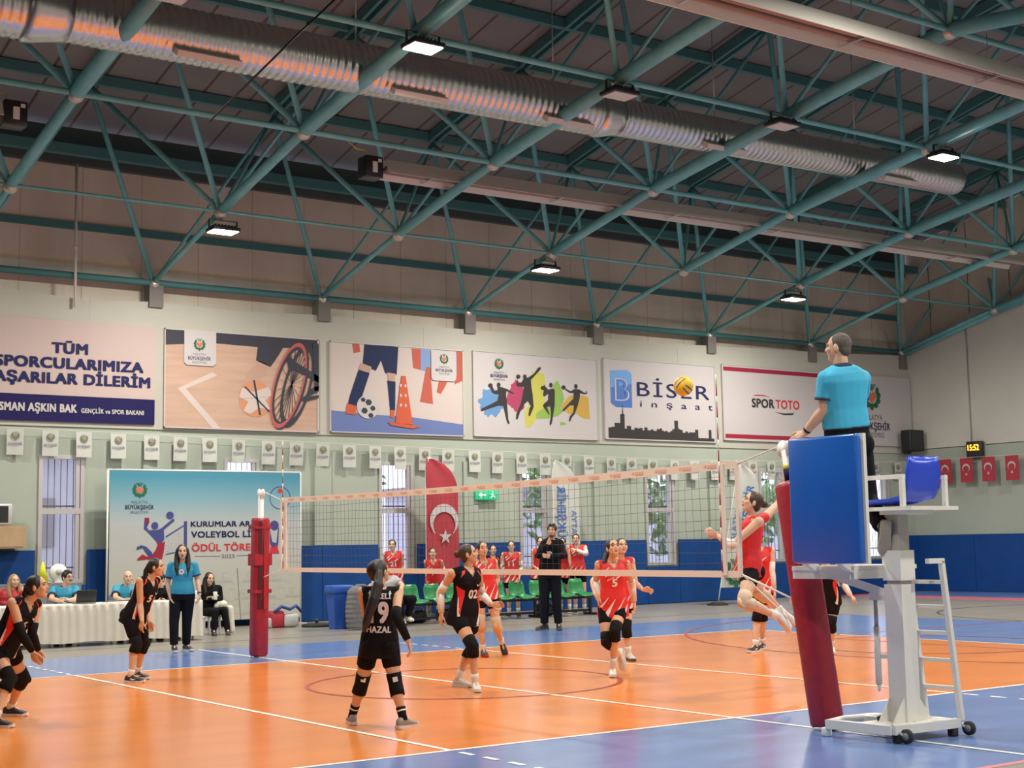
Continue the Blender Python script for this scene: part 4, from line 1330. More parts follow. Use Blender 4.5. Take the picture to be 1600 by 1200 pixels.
# feather flags
def feather(name, label, x, y, pole_top, w, z0, z1, lean, base_only_w, mt, art):
    t = thing(name, label, 'flag', (x, y, 0))
    MB().tube([(0, 0, 0), (0, 0, .035)], [.26, .26], 28).tube([(0, 0, .035), (0, 0, .09)], [.26, .10], 28).build('base_weight', 'rubber', t)
    lx = lambda z: lean * z
    pts = [(lx(z), .0, z) for z in np.linspace(.05, z1 - .5, 8)] + [(lx(z1 - .2), 0, z1 - .2), (lx(z1) + .12 * w, 0, z1 + .03), (lx(z1) + .34 * w, 0, z1 - .02)]
    MB().tube(pts, .011, 7).build('pole', 'white_paint', t)
    rows = []
    N = 26
    for i in range(N + 1):
        z = z0 + (z1 - z0) * i / N
        q = min(1.0, (z1 + .03 - z) / .95); wi = w * max(.12, math.sqrt(max(0, 1 - (1 - q) ** 2.4)))
        rows.append([(lx(z) + wi * k / 8, -.012 + .012 * math.sin(k * .9 + i * .45), z) for k in range(9)])
    MB().loft(rows, closed=False, cap=False).build('cloth', mt, t)
    art(t, lx)
    return t
def turk_art(t, lx):
    e = MB(); ox = lx(2.1) + .455
    U = (Vector((0, 0, -1)), Vector((-1, 0, 0)))
    crescent(e, (ox, -.045, 2.12), U[0], U[1], .375, 0)
    star(e, (ox + .03, -.045, 1.76), X_, Z_, .175, 0, a0=PI / 2)
    e.build('crescent_and_star', 'print_white', t)
def muni_art(tilt, back=False):
    def f(t, lx):
        e = MB(); add_emblem(e, (lx(.75) + .42, -.045, .78), X_, Z_, .34); e.build('emblem', ['leaf_green', 'apricot'], t)
        l = MB()
        up = Vector((tilt, 0, 1)).normalized(); side = Vector((-up.z, 0, up.x)) * (-1 if back else 1)
        xa, xb = (.52, .10) if back else (.26, .64)
        add_text(l, 'MALATYA', Vector((lx(1.8) + xa, -.045, 1.85)), up, side, 1.0, .17, bold=0.0)
        add_text(l, 'BÜYÜKŞEHİR', Vector((lx(2.0) + xb, -.045, 2.05)), up, side, 1.75, .26, bold=.02, lift=.004 if not back else -.004)
        l.build('lettering', 'firm_blue', t)
    return f
feather('feather_flag', 'tall red feather flag with a white crescent and star', 7.70, 13.28, 3.5, .86, .55, 3.50, .0, 0, 'turkish_red', turk_art)
feather('feather_flag', 'white feather flag behind the coach, blue upright lettering', 11.22, 13.3, 3.5, .78, .55, 3.50, .01, 0, 'pennant', muni_art(.0, True))
feather('feather_flag', 'white feather flag leaning behind the jumping player', 15.22, 12.0, 3.5, .85, .42, 3.42, .24, 0, 'pennant', muni_art(.24))
t = feather('feather_flag', 'white feather flag behind the referee stand with a wreath emblem at its foot', 19.75, 12.9, 3.3, 1.05, .28, 3.2, .10, 0, 'pennant', muni_art(.1))

# officials' table
t = thing('officials_table', 'long table with a pleated white skirt, behind the second referee', 'table', (-1.2, 10.35, 0))
MB().rbox((0, 0, .665), (4.5, .76, .03), .01).build('table_top', 'cloth_white', t)
for x in (-2.1, 2.1):
    for y in (-.3, .3):
        MB().tube([(x, y, 0), (x, y, .655)], .02, 8).build('leg', 'grey_paint', t)
path = []
def seg(x0, y0, x1, y1, n):
    for i in range(n):
        path.append((x0 + (x1 - x0) * i / n, y0 + (y1 - y0) * i / n))
seg(-2.25, .38, -2.25, -.38, 14); seg(-2.25, -.38, 2.25, -.38, 150); seg(2.25, -.38, 2.25, .38, 26); path.append((2.25, .38))
rows = []
for zi, z in enumerate((.69, .68, .56, .33, .12, .07)):
    row = []
    for i, (x, y) in enumerate(path):
        a = .024 * math.sin(i * 1.25 + .6 * math.sin(i * .37)) * min(1, zi / 2.2) + .004 * zi
        nx, ny = (0, -1) if 14 <= i < 164 else ((-1, 0) if i < 14 else (1, 0))
        row.append((x + nx * a, y + ny * a, z + (.01 * math.sin(i * .21) if zi == 5 else 0)))
    rows.append(row)
rows.insert(0, [(x * .985, y * .93, .697) for x, y in path])
MB().loft(rows, closed=False, cap=False).build('table_skirt', 'cloth_white', t)
MB().box((0, 0, .693), (4.46, .74, .006)).build('table_cover', 'cloth_white', t)
def on_table(name, label, cat, x, y, fn, rz=0):
    o = thing(name, label, cat, (x, y, .697), rz); fn(o); return o
def laptop(o):
    MB().rbox((0, 0, .012), (.34, .24, .02), .005).build('keyboard_base', 'grey_plastic', o)
    MB().rbox((0, -.13, .125), (.34, .015, .22), .005, R=Matrix.Rotation(.25, 3, 'X')).build('screen_lid', 'black_plastic', o)
on_table('laptop', 'dark laptop on the table before the moustached official', 'laptop', -.97, 10.25, laptop, 0)
on_table('scoreboard_console', 'black console box on the table left of the bald official', 'console', .02, 10.22, lambda o: (MB().rbox((0, 0, .09), (.24, .18, .18), .015).build('housing', 'black_plastic', o), MB().box((0, -.091, .11), (.16, .004, .07)).build('display', 'screen', o)))
on_table('drink_bottle', 'small red labelled drink bottle at the front edge of the table', 'bottle', .17, 10.10, lambda o: (MB().tube([(0, 0, 0), (0, 0, .13), (0, 0, .17), (0, 0, .20)], [.032, .032, .014, .014], 14).build('bottle_body', 'glass', o), MB().tube([(0, 0, .04), (0, 0, .11)], .0335, 14).build('bottle_label', 'turkish_red', o), MB().tube([(0, 0, .20), (0, 0, .22)], .016, 12).build('cap', 'turkish_red', o)))
on_table('paper_stack', 'white score sheets lying on the table between the two teal officials', 'papers', -.42, 10.15, lambda o: MB().box((0, 0, .006), (.42, .3, .012)).box((.1, .02, .014), (.3, .22, .004), rz=.3).build('sheets', 'white', o))
on_table('keyboard', 'flat black keyboard on the table in front of the white sheets', 'keyboard', -.30, 10.42, lambda o: (MB().rbox((0, 0, .012), (.44, .15, .022), .006).build('keyboard_base', 'black_plastic', o), MB().box((0, 0, .026), (.40, .11, .006)).build('keys', 'grey_plastic', o)))

# things behind the table at the left
t = thing('marker_cone', 'yellow marker cone standing behind the leftmost player', 'cone', (-1.02, 12.4, 1.02))
MB().tube([(0, 0, 0), (0, 0, .015)], .15, 20).tube([(0, 0, .015), (0, 0, .38)], [.11, .02], 20).build('cone_body', 'cone_yellow', t)
t = thing('ring_speaker', 'pale disc with a round dark hub right of the yellow cone', 'fan', (-.72, 12.42, 1.02))
MB().tube([(0, 0, .18), (0, .06, .18)], [.16, .16], 28).build('disc', 'white', t)
MB().tube([(0, -.012, .19), (0, 0, .19)], .06, 18).build('hub', 'lightgrey', t)
MB().box((0, .03, .01), (.16, .12, .02)).build('foot', 'white', t)
t = thing('storage_cabinet', 'dark low cabinet by the back wall under the yellow cone', 'cabinet', (-1.3, 12.5, 0))
MB().rbox((0, 0, .5), (1.9, .5, 1.02), .01).build('carcass', 'grey_fabric', t)
for s in (-1, 1):
    MB().box((s * .47, -.256, .5), (.9, .012, .92)).build('door', 'grey_plastic', t)
# bin, jacket, bags
t = thing('waste_bin', 'blue waste bin with a swing lid left of the bench', 'bin', (4.22, 10.85, 0))
MB().loft([[(sx * w * c, sy * w * .8 * c, z) for sx, sy in ((-1, -1), (1, -1), (1, 1), (-1, 1))] for z, w, c in ((0, .15, 1), (.68, .20, 1))], smooth=False).build('bin_body', 'bin_blue', t)
MB().rbox((0, 0, .76), (.46, .38, .16), .03).build('swing_lid', 'bin_blue', t)
t = thing('padded_jacket', 'grey quilted jacket hung over a chair beside the blue bin', 'jacket', (4.42, 10.35, 0))
rings = []
for i in range(37):
    z = .03 + .80 * i / 36
    q = 1 + .05 * abs(math.sin(i * PI / 4))
    wv, dv = (.27 + .03 * math.sin(i * .12)) * q * (1 if i < 33 else 1 - .09 * (i - 32)), .15 * q * (1 if i < 33 else 1 - .1 * (i - 32))
    rings.append([(wv * math.copysign(abs(math.cos(a)) ** .7, math.cos(a)), dv * math.copysign(abs(math.sin(a)) ** .7, math.sin(a)), z) for a in [2 * PI * k / 24 for k in range(24)]])
MB().loft(rings).build('quilted_body', 'grey_fabric', t)
MB().caps((.26, -.03, .74), (.33, -.07, .30), .085, .07, 12).build('sleeve', 'grey_fabric', t)
MB().caps((.06, -.15, .70), (.12, -.17, .1), .07, .08, 12).build('lining', 'black', t)
MB().tube([(0, 0, .82), (0, 0, .86)], [.12, .09], 18).build('collar', 'grey_fabric', t)
t = thing('sports_bag', 'red and grey sports bag with blue straps by the backdrop', 'bag', (3.75, 12.35, 0))
MB().rbox((-.16, 0, .17), (.30, .30, .33), .06).build('end_pocket', 'red_fabric', t)
MB().rbox((.13, 0, .14), (.34, .32, .27), .06).build('bag_body', 'lightgrey', t)
MB().tube([(-.25, -.12, .3), (-.1, -.15, .42), (.1, -.12, .36), (.25, -.1, .42), (.38, -.08, .30)], .035, 8).build('strap', 'blue_fabric', t)
MB().rbox((-.30, 0, .1), (.12, .24, .2), .04).build('side_pocket', 'lightgrey', t)
t = thing('base_plate', 'flat black round stand weight in front of the sports bag', 'weight', (4.33, 12.0, 0))
MB().tube([(0, 0, 0), (0, 0, .05), (0, 0, .07)], [.30, .30, .2], 28).build('disc', 'rubber', t)
MB().tube([(0, 0, .07), (0, 0, .16)], .03, 10).build('socket', 'black_plastic', t)

# team bench with green shell seats
t = thing('team_bench', 'black bench frame with a row of green plastic seats', 'bench', (8.0, 11.05, 0))
for z, y in ((.38, .08), (.10, .12)):
    MB().bar((-2.75, y, z), (2.6, y, z), .06, .05).build('rail', 'black', t)
for x in (-2.3, -.6, 1.1, 2.6):
    MB().bar((x, .08, .03), (x, .08, .40), .05, .05).bar((x, -.22, .03), (x, .30, .03), .06, .05).build('leg', 'black', t)
gp = [(-.24, .425), (-.20, .445), (-.05, .44), (.10, .45), (.17, .49), (.20, .58), (.225, .70), (.235, .79)]
rings = []
for i, (y, z) in enumerate(gp):
    w = .20 if i < 6 else .195 if i < 7 else .15
    d = Vector(gp[min(i + 1, 7)]) - Vector(gp[max(i - 1, 0)]); n = Vector((-d.y, d.x)).normalized()
    xs_ = np.linspace(-w, w, 9)
    top_ = [(x, y - n.x * -.0 + n.x * .05 * (abs(x) / w) ** 3, z + n.y * .05 * (abs(x) / w) ** 3) for x in xs_]
    bot_ = [(x, p[1] - n.x * .018, p[2] - n.y * .018) for x, p in zip(xs_[::-1], top_[::-1])]
    rings.append(top_ + bot_)
sm = MB().loft(rings).mesh('seat', 'seat_green')
for k in range(10):
    o = bpy.data.objects.new('seat', sm); COL.objects.link(o); o.parent = t; o.location = (-2.5 + .53 * k, 0, 0)
for x, lb in ((6.25, 'black gym bag under the bench near its left end'), (7.0, 'black gym bag under the bench behind the player number 02'), (9.5, 'low black gym bag under the bench right of the coach')):
    b_ = thing('gym_bag', lb, 'bag', (x, 11.36, 0), group='bags under the bench')
    MB().rbox((0, 0, .14), (.46, .22, .27), .07).build('bag_body', 'black', b_)
    MB().tube([(-.15, -.1, .24), (-.08, -.08, .34), (.08, -.08, .34), (.15, -.1, .24)], .014, 8).build('handle', 'grey_plastic', b_)
# chair of the seated woman
def chair(name, label, x, y, rz, mt, back=True, hs=.33):
    t = thing(name, label, 'chair', (x, y, 0), rz)
    MB().rbox((0, 0, hs), (.42, .40, .035), .012).build('seat', mt, t)
    if back:
        MB().rbox((0, .20, hs + .27), (.42, .03, .42), .012, R=Matrix.Rotation(-.12, 3, 'X')).build('backrest', mt, t)
    for sx in (-1, 1):
        for sy in (-1, 1):
            MB().bar((sx * .18, sy * .17, 0), (sx * .17, sy * .16, hs - .01), .032, .032).build('leg', mt, t)
    return t

# ================================================================== PEOPLE
mk('skin_a', (0.66, 0.39, 0.245), 0.5, var=.05, vs=8, spec=.3)
mk('skin_b', (0.69, 0.44, 0.31), 0.5, var=.05, vs=8, spec=.3)
mk('skin_c', (0.50, 0.27, 0.17), 0.5, var=.05, vs=8, spec=.3)
mk('hair_dark', (0.018, 0.012, 0.010), 0.5, var=.3, vs=30, stretch=(6, 6, .6))
mk('hair_brown', (0.055, 0.028, 0.016), 0.5, var=.3, vs=30, stretch=(6, 6, .6))
mk('hair_blond', (0.34, 0.21, 0.10), 0.5, var=.3, vs=30, stretch=(6, 6, .6))
mk('hair_grey', (0.10, 0.085, 0.075), 0.7, var=.2, vs=40)
mk('eye_white', (0.30, 0.25, 0.22), 0.3)
mk('eye_dark', (0.02, 0.014, 0.010), 0.25)
mk('lip', (0.42, 0.13, 0.11), 0.5)
mk('jersey_black', (0.009, 0.008, 0.010), 0.85, spec=.15, bump=.12, bs=14)
mk('jersey_red', (0.68, 0.020, 0.022), 0.6, bump=.12, bs=14)
mk('jersey_white', (0.78, 0.72, 0.68), 0.65)
mk('shorts_black', (0.007, 0.006, 0.008), 0.85, spec=.15, bump=.1, bs=16)
mk('trouser_black', (0.008, 0.008, 0.011), 0.85, spec=.15, bump=.2, bs=9)
mk('polo_bright', (0.05, 0.46, 0.72), 0.7, bump=.25, bs=8)
mk('polo_blue', (0.030, 0.30, 0.47), 0.7, bump=.25, bs=8)
mk('polo_trim', (0.015, 0.03, 0.07), 0.7)
mk('jacket_black', (0.008, 0.008, 0.010), 0.85, spec=.15, bump=.2, bs=9)
mk('coat_red', (0.50, 0.025, 0.04), 0.6, bump=.25, bs=9)
mk('shirt_grey', (0.42, 0.42, 0.43), 0.75, bump=.2, bs=9)
mk('pad_black', (0.010, 0.009, 0.010), 0.85, spec=.15, bump=.15, bs=30)
mk('pad_beige', (0.62, 0.46, 0.33), 0.75, bump=.1, bs=30)
mk('sleeve_white', (0.78, 0.73, 0.68), 0.7)
mk('sock_white', (0.76, 0.72, 0.68), 0.8)
mk('shoe_white', (0.66, 0.64, 0.61), 0.55)
mk('shoe_black', (0.025, 0.025, 0.03), 0.55)
mk('shoe_grey', (0.30, 0.27, 0.26), 0.6)
mk('sole_white', (0.72, 0.68, 0.64), 0.6)
mk('sole_dark', (0.10, 0.085, 0.075), 0.7)
mk('sole_red', (0.48, 0.02, 0.03), 0.6)
mk('sole_tan', (0.34, 0.30, 0.26), 0.7)

TMP = bpy.data.scenes.new('remesh_bench')          # scratch scene where overlapping volumes are fused into one skin
JOBS = []
def fuse(name, mb, voxel, smooth, mats, parent, decals=None, vneck=None):
    me = mb.mesh(name, mats if isinstance(mats, str) else mats[0])
    src = bpy.data.objects.new(name + '_src', me)
    TMP.collection.objects.link(src)
    r = src.modifiers.new('r', 'REMESH'); r.mode = 'VOXEL'; r.voxel_size = voxel; r.use_smooth_shade = True
    if smooth:
        s = src.modifiers.new('s', 'SMOOTH'); s.factor = .5; s.iterations = smooth
    o = bpy.data.objects.new(name, bpy.data.meshes.new(name)); COL.objects.link(o)
    o.parent = parent
    JOBS.append((src, o, mats if isinstance(mats, (list, tuple)) else [mats], decals, vneck))
    return o

def unit(v):
    return v.normalized() if v.length > 1e-9 else Vector((0, 0, 1))

def grid_strip(pts_a, pts_b, n=10, m=3):
    """2D strip between two polylines, subdivided so that it can follow cloth"""
    def at(P, t):
        L = [0]
        for a, b in zip(P, P[1:]):
            L.append(L[-1] + math.hypot(b[0] - a[0], b[1] - a[1]))
        d = t * L[-1]
        for i in range(len(P) - 1):
            if d <= L[i + 1] + 1e-9:
                q = (d - L[i]) / max(1e-9, L[i + 1] - L[i]); return (P[i][0] + (P[i + 1][0] - P[i][0]) * q, P[i][1] + (P[i + 1][1] - P[i][1]) * q)
        return P[-1]
    vs = []
    for i in range(n + 1):
        a, b = at(pts_a, i / n), at(pts_b, i / n)
        vs += [(a[0] + (b[0] - a[0]) * j / m, a[1] + (b[1] - a[1]) * j / m) for j in range(m + 1)]
    w = m + 1
    return vs, [(i * w + j, i * w + j + 1, (i + 1) * w + j + 1, (i + 1) * w + j) for i in range(n) for j in range(m)]

def fine_text(s, w, h, bold):
    co, fs = text_mesh(s, bold)
    x0, x1 = co[:, 0].min(), co[:, 0].max()
    sx_, sy_ = w / (x1 - x0), h / .73
    bm = bmesh.new()
    vv = [bm.verts.new(((p[0] - (x0 + x1) / 2) * sx_, p[1] * sy_, p[2])) for p in co]
    for f in fs:
        try:
            bm.faces.new([vv[i] for i in f])
        except ValueError:
            pass
    bmesh.ops.triangulate(bm, faces=bm.faces[:])
    for _ in range(3):
        ed = [e for e in bm.edges if e.calc_length() > .035]
        if not ed:
            break
        bmesh.ops.subdivide_edges(bm, edges=ed, cuts=1)
        bmesh.ops.triangulate(bm, faces=bm.faces[:])
    bm.verts.index_update()
    r = [(v.co.x, v.co.y, v.co.z) for v in bm.verts], [tuple(v.index for v in f.verts) for f in bm.faces]
    bm.free()
    return r

def run_jobs():
    with bpy.context.temp_override(scene=TMP, view_layer=TMP.view_layers[0]):
        dg = bpy.context.evaluated_depsgraph_get()
        dg.update()
    for src, o, mats, decals, vneck in JOBS:
        me = bpy.data.meshes.new_from_object(src.evaluated_get(dg), depsgraph=dg)
        me.name = o.name
        me.materials.clear()
        for k in mats:
            me.materials.append(M[k])
        me.polygons.foreach_set('material_index', [0] * len(me.polygons))
        me.polygons.foreach_set('use_smooth', [True] * len(me.polygons))
        if decals:
            vs = [v.co.copy() for v in me.vertices]
            bvh = BVHTree.FromPolygons(vs, [tuple(p.vertices) for p in me.polygons])
            own = MB()
            for d in decals:
                (pts, fs), (O, U, Wv, N), mi, child = d
                hit = []
                for p in pts:
                    q = O + U * p[0] + Wv * p[1]
                    h = bvh.ray_cast(q + N * .6, -N, 1.0)
                    hit.append(h[0] + N * (.004 + (p[2] if len(p) > 2 else 0)) if h[0] is not None and h[1].dot(N) > .05 else None)
                good = [f for f in fs if all(hit[i] is not None for i in f) and max((hit[f[i]] - hit[f[i - 1]]).length for i in range(len(f))) < .12]
                used = sorted({i for f in good for i in f}); ix = {a: b for b, a in enumerate(used)}
                if not good:
                    continue
                if child:
                    c = MB().add([hit[i] for i in used], [tuple(ix[i] for i in f) for f in good])
                    c.build(child[0], child[1], o)
                else:
                    own.add([hit[i] for i in used], [tuple(ix[i] for i in f) for f in good], mi, True)
            if own.v:
                bm = bmesh.new(); bm.from_mesh(me)
                vv = [bm.verts.new(v) for v in own.v]
                for f, mi in zip(own.f, own.m):
                    nf = bm.faces.new([vv[i] for i in f]); nf.material_index = mi; nf.smooth = True
                bm.to_mesh(me); bm.free()
        if vneck:                                        # open the cloth at the neckline
            O, U, Wv, N, dep, wid = vneck
            bm = bmesh.new(); bm.from_mesh(me); cut = []
            for f in bm.faces:
                c = f.calc_center_median() - O
                x, y = abs(c.dot(U)), c.dot(Wv)
                if c.dot(N) > .0 and y > -dep * (1 - x / wid) and x < wid or y > .012 and x < wid:
                    cut.append(f)
            bmesh.ops.delete(bm, geom=cut, context='FACES'); bm.to_mesh(me); bm.free()
        old = o.data; o.data = me; bpy.data.meshes.remove(old)
    for src, *_ in JOBS:
        d = src.data; bpy.data.objects.remove(src); bpy.data.meshes.remove(d)
    bpy.data.scenes.remove(TMP)

class Person:
    def __init__(self, d, label, group=None, skin='skin_a', male=False, voxel=.008, heavy=1.0):
        self.k = k = d['H'] / 1.65
        self.male, self.vox, self.skin, self.hv = male, voxel, skin, heavy
        self.t = thing('person', label, 'person', d['root'], group=group)
        J = self.J = {n: Vector(v) / 1000 for n, v in d['J'].items()}
        self.up = unit(J['neck'] - J['pel']); self.L = (J['neck'] - J['pel']).length
        r = J['hipR'] - J['hipL']; self.r = unit(r - self.up * r.dot(self.up)); self.f = self.up.cross(self.r)
        rs = J['shR'] - J['shL']; self.rs = unit(rs - self.up * rs.dot(self.up)); self.fs = self.up.cross(self.rs)
        h = Vector((d['fh'][0], d['fh'][1], 0)).normalized(); p = math.radians(d['pitch'])
        self.hf = h * math.cos(p) + Z_ * math.sin(p); self.hu = Z_ * math.cos(p) - h * math.sin(p); self.hr = self.hf.cross(self.hu)
        # head set on the neck at a true distance
        hd = J['head'] - J['neck']
        self.hs = .1125 * k ** .6
        self.head = J['neck'] + unit(hd) * max(.142 * k, min(hd.length, .165 * k)) + self.hf * .012
        self.pelvis_low = .55
        self.body()
        self.face()

    # --- torso cross sections: (t along pelvis->neck, half width, half depth, forward shift)
    def rings(self, grow=0.0, t0=-.14, t1=1.0, n=20, flare=0.0, skirt=False):
        k = self.k
        if self.male:
            R = [(-.16, .12, .10, 0), (0, .165, .112, 0), (.22, .155, .112, .004), (.45, .150, .108, .010), (.65, .165, .115, .008), (.80, .180, .118, 0), (.90, .165, .098, -.006), (.97, .105, .075, -.008), (1.03, .062, .060, -.004)]
        else:
            R = [(-.16, .12, .10, 0), (0, .165, .115, -.008), (.18, .155, .110, 0), (.42, .126, .092, .004), (.62, .137, .100, .006), (.78, .150, .108, .004), (.89, .142, .090, -.006), (.965, .092, .068, -.010), (1.03, .055, .054, -.006)]
        out = []
        ts = [t0] + [q[0] for q in R if t0 + .02 < q[0] < t1 - .02] + [t1]
        for t in ts:
            for a, b in zip(R, R[1:]):
                if t <= b[0] or b is R[-1]:
                    q = (t - a[0]) / (b[0] - a[0]); q = max(0, min(1, q)) if t >= a[0] else 0
                    w, dd, sh = [a[i] + (b[i] - a[i]) * q for i in (1, 2, 3)]
                    break
            if skirt and t < 0:
                w, dd = R[1][1] * 1.03, R[1][2] * 1.10
            s = max(0, min(1, t))
            rr = unit(self.r * (1 - s) + self.rs * s); ff = self.up.cross(rr)
            fl = 1 + flare * max(0, .35 - t)
            c = self.J['pel'] + self.up * (t * self.L) + ff * sh * k
            w = (w * k * self.hv + grow) * fl; dd = (dd * k * self.hv + grow) * fl
            ring = []
            for i in range(n):
                a = 2 * PI * i / n
                ca, sa = math.cos(a), math.sin(a)
                e = .85
                ring.append(c + rr * (w * math.copysign(abs(ca) ** e, ca)) + ff * (dd * math.copysign(abs(sa) ** e, sa)))
            out.append(ring)
        return out

    def body(self):
        k, J = self.k, self.J
        m = MB()
        m.loft(self.rings(), 0)
        hv = self.hv; ml = 1.13 if self.male else 1.0
        P = lambda t, a, b: J['pel'] + self.up * (t * self.L) + self.rs * (a * k) + self.fs * (b * k)
        for s in (-1, 1):
            if not self.male:
                m.ball(P(.68, s * .062, .072), .052 * k, 12, 8)
            m.ball(J['pel'] + self.up * (-.02) + self.r * (s * .075 * k) - self.f * (.055 * k), .088 * k * hv, 12, 8)
        if J.get('elR') is not None:
            for s in 'RL':
                if 'el' + s not in J:
                    continue
                sh, el, wr = J['sh' + s], J['el' + s], J['wr' + s]
                m.ball(sh, .054 * k * ml, 12, 8)
                m.caps(P(.90, (1 if s == 'R' else -1) * .06, -.005), sh, .055 * k * ml, .048 * k * ml)
                m.caps(sh, sh.lerp(el, .45), .049 * k * ml * hv, .045 * k * ml * hv); m.caps(sh.lerp(el, .45), el, .045 * k * ml * hv, .037 * k * ml)
                m.caps(el, el.lerp(wr, .3), .037 * k * ml, .040 * k * ml); m.caps(el.lerp(wr, .3), wr, .040 * k * ml, .026 * k * ml)
                self.hand(m, s)
        for s in 'RL':
            if 'kn' + s not in J:
                continue
            hp, kn, an = J['hip' + s], J['kn' + s], J['an' + s]
            m.caps(hp, hp.lerp(kn, .4), .090 * k * hv, .080 * k * hv); m.caps(hp.lerp(kn, .4), kn, .080 * k * hv, .053 * k)
            sd = unit(an - kn); bk = -self.f; bk = unit(bk - sd * bk.dot(sd)) if abs(bk.dot(sd)) < .98 else -unit(self.up)
            cf_ = kn.lerp(an, .32) + bk * .014 * k
            m.caps(kn, cf_, .052 * k, .055 * k * hv); m.caps(cf_, kn.lerp(an, .7), .055 * k * hv, .038 * k); m.caps(kn.lerp(an, .7), an, .038 * k, .034 * k)
            m.caps(an, an.lerp(J['to' + s], .75), .032 * k, .022 * k)
        # neck and head
        nk = .058 if self.male else .047
        m.caps(J['neck'] - self.up * .05, self.head - self.hu * .05 - self.hf * .012, nk * k ** .5 * 1.08, nk * k ** .5)
        S_ = self.hs / .1125
        H = lambda r_, f_, u_: self.head + (self.hr * r_ + self.hf * f_ + self.hu * u_) * S_
        self.Hp, self.S_ = H, S_
        ax = lambda a, b, c: (self.hr * a * S_, self.hf * b * S_, self.hu * c * S_)
        m.ell(H(0, -.012, .022), ax(.074, .092, .088), 16, 12)
        m.ell(H(0, .022, -.030), ax(.060, .066, .082), 16, 12)
        m.ell(H(0, .045, -.085), ax(.036, .036, .030), 12, 8)
        m.caps(H(0, .082, .012), H(0, .097, -.022), .009 * S_, .013 * S_, 8); m.ball(H(0, .092, -.026), .014 * S_, 10, 6)
        for s in (-1, 1):
            m.ell(H(s * .074, -.008, -.012), (self.hr * .012 * S_, (self.hf * .9 + self.hu * .2) * .020 * S_, self.hu * .033 * S_), 10, 8)
            m.ball(H(s * .040, .058, -.022), .024 * S_, 10, 6)
            m.caps(H(s * .012, .086, .022), H(s * .045, .072, .022), .009 * S_, .008 * S_, 8)
        self.body_obj = fuse('body', m, self.vox, 3, self.skin, self.t)

    def hand(self, m, s):
        k, J = self.k, self.J
        wr = J['wr' + s]; d = unit(J['tip' + s] - wr)
        side = 1 if s == 'R' else -1
        inw = -self.rs * side
        n = inw - d * inw.dot(d)
        n = unit(n) if n.length > .25 else unit(self.fs - d * self.fs.dot(d))       # palm normal, towards the body
        sp = n.cross(d)                                     # across the palm
        if sp.dot(self.fs) < 0:
            sp = -sp
        L = .165 * k * (1.08 if self.male else 1)
        pl = .50 * L
        ring = []
        for q, w, t in ((-.06, .024, .018), (.15, .034, .016), (.35, .040, .015), (.50, .038, .012)):
            c = wr + d * (q * L)
            ring.append([c + sp * (w * k * math.cos(2 * PI * i / 12)) + n * (t * k * math.sin(2 * PI * i / 12)) for i in range(12)])
        m.loft(ring)
        for j, (o, l) in enumerate(((.028, .42), (.010, .47), (-.009, .44), (-.027, .34))):
            b = wr + d * (.47 * L) + sp * (o * k)
            c1 = .25 + .12 * j
            d1 = unit(d * math.cos(c1) + n * math.sin(c1) + sp * (o * 3)); d2 = unit(d * math.cos(c1 + .55) + n * math.sin(c1 + .55) + sp * (o * 2))
            p1 = b + d1 * (l * .52 * L); p2 = p1 + d2 * (l * .50 * L)
            m.caps(b, p1, .0095 * k, .009 * k, 8); m.caps(p1, p2, .009 * k, .008 * k, 8)
        b = wr + d * (.14 * L) + sp * (.028 * k)
        p1 = b + unit(d * .75 + sp * .75 + n * .25) * (.27 * L); p2 = p1 + unit(d * .95 + sp * .25 + n * .35) * (.2 * L)
        m.caps(b, p1, .012 * k, .0105 * k, 8); m.caps(p1, p2, .0105 * k, .0085 * k, 8)

    def face(self):
        H, S_ = self.Hp, self.S_
        for s in (-1, 1):
            e = MB()
            e.ell(H(s * .031, .0690, .004), (self.hr * .0145 * S_, self.hf * .0095 * S_, self.hu * .0062 * S_), 12, 8)
            e.ell(H(s * .031, .0742, .004), (self.hr * .0088 * S_, self.hf * .0062 * S_, self.hu * .0072 * S_), 10, 6, mi=1)
            e.build('eye', ['eye_white', 'eye_dark'], self.t)
            b = MB().caps(H(s * .014, .091, .026), H(s * .034, .087, .031), .0044 * S_, .0044 * S_, 6).caps(H(s * .034, .087, .031), H(s * .050, .071, .026), .0042 * S_, .0025 * S_, 6)
            b.build('eyebrow', 'hair_brown', self.t)
        l = MB()
        l.ell(H(0, .083, -.056), (self.hr * .021 * S_, self.hf * .009 * S_, self.hu * .0055 * S_), 10, 6).ell(H(0, .082, -.064), (self.hr * .017 * S_, self.hf * .009 * S_, self.hu * .0062 * S_), 10, 6)
        l.build('lips', 'lip', self.t)

    def hair(self, style, mt='hair_dark', tail=None, world_tail=None):
        H, S_ = self.Hp, self.S_
        ax = lambda a, b, c: (self.hr * a * S_, self.hf * b * S_, self.hu * c * S_)
        m = MB()
        if style in ('buzz', 'short', 'bald'):
            g_ = {'buzz': .0, 'short': .006, 'bald': -.001}[style]
            if style == 'bald':
                for s in (-1, 1):
                    m.ell(H(s * .055, -.035, -.005), ax(.026, .05, .035), 12, 8)
                m.ell(H(0, -.07, -.015), ax(.06, .035, .045), 12, 8)
            else:
                m.ell(H(0, -.020, .028), ax(.078 + g_, .090 + g_, .088 + g_), 16, 12)
                m.ell(H(0, -.052, -.020), ax(.064, .050, .055), 14, 10)
                if style == 'short':
                    m.ell(H(0, .030, .092), ax(.052, .042, .026), 12, 8); m.ell(H(0, -.01, .1), ax(.06, .06, .03), 12, 8)
        else:
            m.ell(H(0, -.020, .024), ax(.082, .094, .093), 16, 12)
            m.ell(H(0, -.050, -.030), ax(.066, .052, .062), 14, 10)
        if style == 'bun':
            m.ball(H(0, -.125, .02), .040 * S_, 14, 10); m.ball(H(.018, -.135, .035), .026 * S_, 10, 8)
